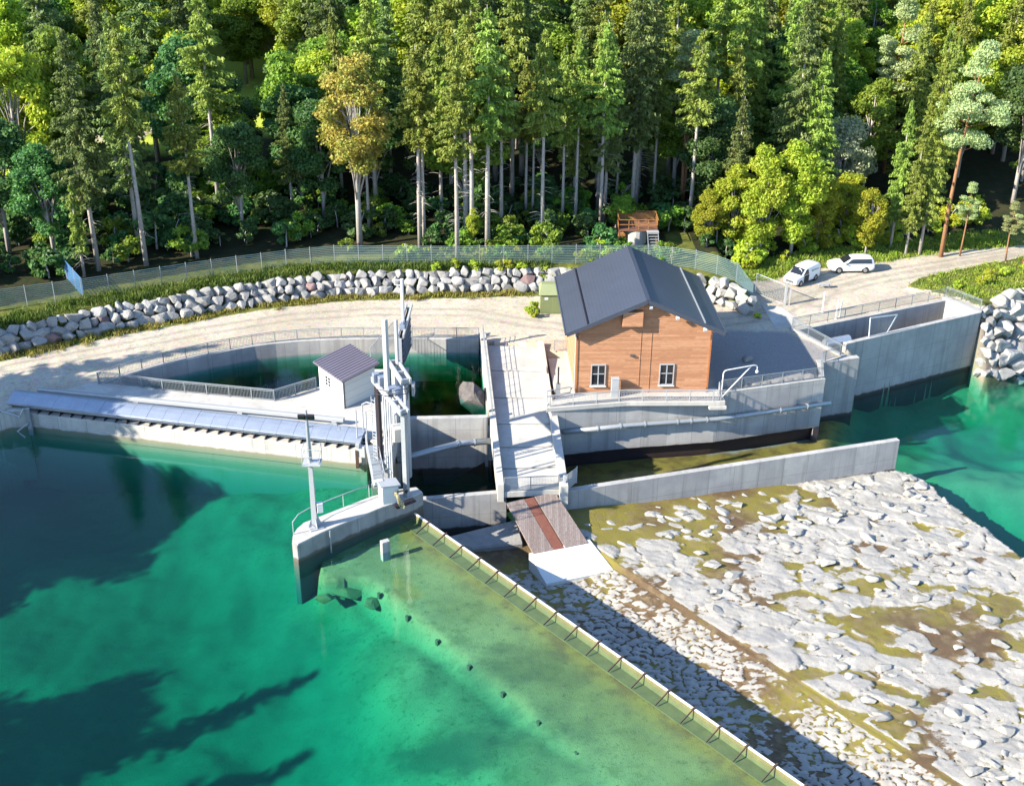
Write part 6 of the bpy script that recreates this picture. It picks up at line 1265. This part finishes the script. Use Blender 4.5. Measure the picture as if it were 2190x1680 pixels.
for px, py, s in ((-4, 117.4, .55), (-1, 117.6, .7), (1, 117.5, .6), (3.4, 117.3, .6), (-8, 117.2, .4), (2.1, 109.3, .45), (1.9, 110.6, .55), (6, 117.4, .5), (-6, 117.6, .5), (24.3, 109.6, .3), (49.5, 118.0, .5), (46.5, 117, .4), (53, 121, .4), (56, 122.5, .5), (51, 120, .45)): plant('shrub', BSH['yellow' if px > 20 else 'bright'][rg.randint(3)], px, py, s, 'bright leafy shrub on the bank above the stone boulders' if py > 115 and px < 20 else ('small green shrub at the corner of the olive kiosk' if px < 20 else 'low green shrub on the sunny mound by the open basin'), 'shrub', 'shrubs on the boulder bank' if py > 115 and px < 20 else ('shrubs beside the kiosk' if px < 20 else 'shrubs on the mound'))
# trees on the left bank, outside the picture, whose shadows and reflections fall on the pool and the intake
for k, (px, py, s) in enumerate(((-66, 84, 1.0), (-72, 76, 1.1), (-63, 76, .95), (-78, 86, 1.1), (-70, 66, 1.0), (-76, 60, 1.1), (-64, 32, 1.05), (-57, 22, 1.0), (-67, 24, 1.1), (-56, 43, .85), (-72, 40, 1.0))):
    plant('spruce_tree' if k % 3 == 0 else 'broadleaf_tree', FUL[k % 3] if k % 3 == 0 else BRO['green'][k % 3], px, py, s * (1.0 if k % 3 == 0 else 1.35), 'tree on the left bank beside the pool', 'tree', 'trees on the left bank', z=-.1)

# grass: tufts on the strip along the boulders, on the bank, the verge and the mound
def grass(name, spots, lab, n_per, hgt_, mat, spread):
    rg = np.random.RandomState(len(spots)); V = []
    for (x, y, s) in spots:
        m = int(n_per * s); P = np.stack([x + rg.normal(0, spread, m), y + rg.normal(0, spread, m), np.zeros(m)], 1); P[:, 2] = hgt(P[:, 0], P[:, 1]) - .02
        h = hgt_ * s * rg.uniform(.4, 1.2, m); az = rg.uniform(0, 6.28, m); wv = .035 + .03 * rg.rand(m); d = np.stack([np.cos(az), np.sin(az), 0 * az], 1); l = rg.normal(0, .28, (m, 2)) * h[:, None]
        top = P + np.stack([l[:, 0], l[:, 1], h], 1); mid = P * .5 + top * .5 + np.stack([0 * h, 0 * h, h * .1], 1)
        V.append(np.stack([P - d * wv[:, None], mid - d * wv[:, None] * .8, top, mid + d * wv[:, None] * .9], 1).reshape(-1, 3))
    me = leafmesh(name, np.concatenate(V), mat); o = bpy.data.objects.new(name, me); COL.objects.link(o); tag(o, lab, 'grass', kind='stuff')
sp = []
f_, L_ = along(BASE[3:14]); 
for k in range(330):
    p, d = f_(rg.uniform(0, L_)); n = Vector((-d.y, d.x)); q = p - n * abs(rg.normal(.25, .5)); sp.append((q.x, q.y, rg.uniform(.5, 1.3)))
grass('grass_strip', sp, 'dry yellow green grass along the foot of the boulder bank', 46, .42, 'grass', .28)
sp = []
for k in range(520):
    p, d = f_(rg.uniform(0, L_)); n = Vector((-d.y, d.x)); q = p + n * rg.uniform(1.7, 4.6); sp.append((q.x, q.y, rg.uniform(.5, 1.3)))
grass('bank_grass', sp, 'tall green weeds on the bank between boulders and fence', 46, .55, 'weeds', .35)
sp = []
fv, Lv = along(VERGE[:6])
for k in range(420):
    p, d = fv(rg.uniform(0, Lv)); n = Vector((-d.y, d.x)); q = p + n * rg.uniform(.1, 4.5); sp.append((q.x, q.y, rg.uniform(.4, 1.2)))
grass('verge_grass', sp, 'sunny green grass on the verge behind the cars', 46, .40, 'under', .35)
sp = []
mp_ = np.array(MOUND)
for k in range(900):
    px, py = rg.uniform(41, 70), rg.uniform(112, 130)
    if inpoly(np.array([px]), np.array([py]), MOUND)[0] and py - 112 > (px - 47) * .45 + .8: sp.append((px, py, rg.uniform(.4, 1.1)))
grass('mound_grass', sp, 'green grass on the mound between road and river boulders', 46, .36, 'under', .35)
sp = []
for k in range(90):
    px, py = rg.uniform(-44, 0), 0; p, d = f_(rg.uniform(0, L_)); n = Vector((-d.y, d.x)); q = p - n * rg.uniform(1, 6); sp.append((q.x, q.y, rg.uniform(.15, .4)))
grass('gravel_weeds', sp, 'sparse low weeds scattered on the gravel yard', 14, .25, 'grass', .3)
print('forest trees', cnt)
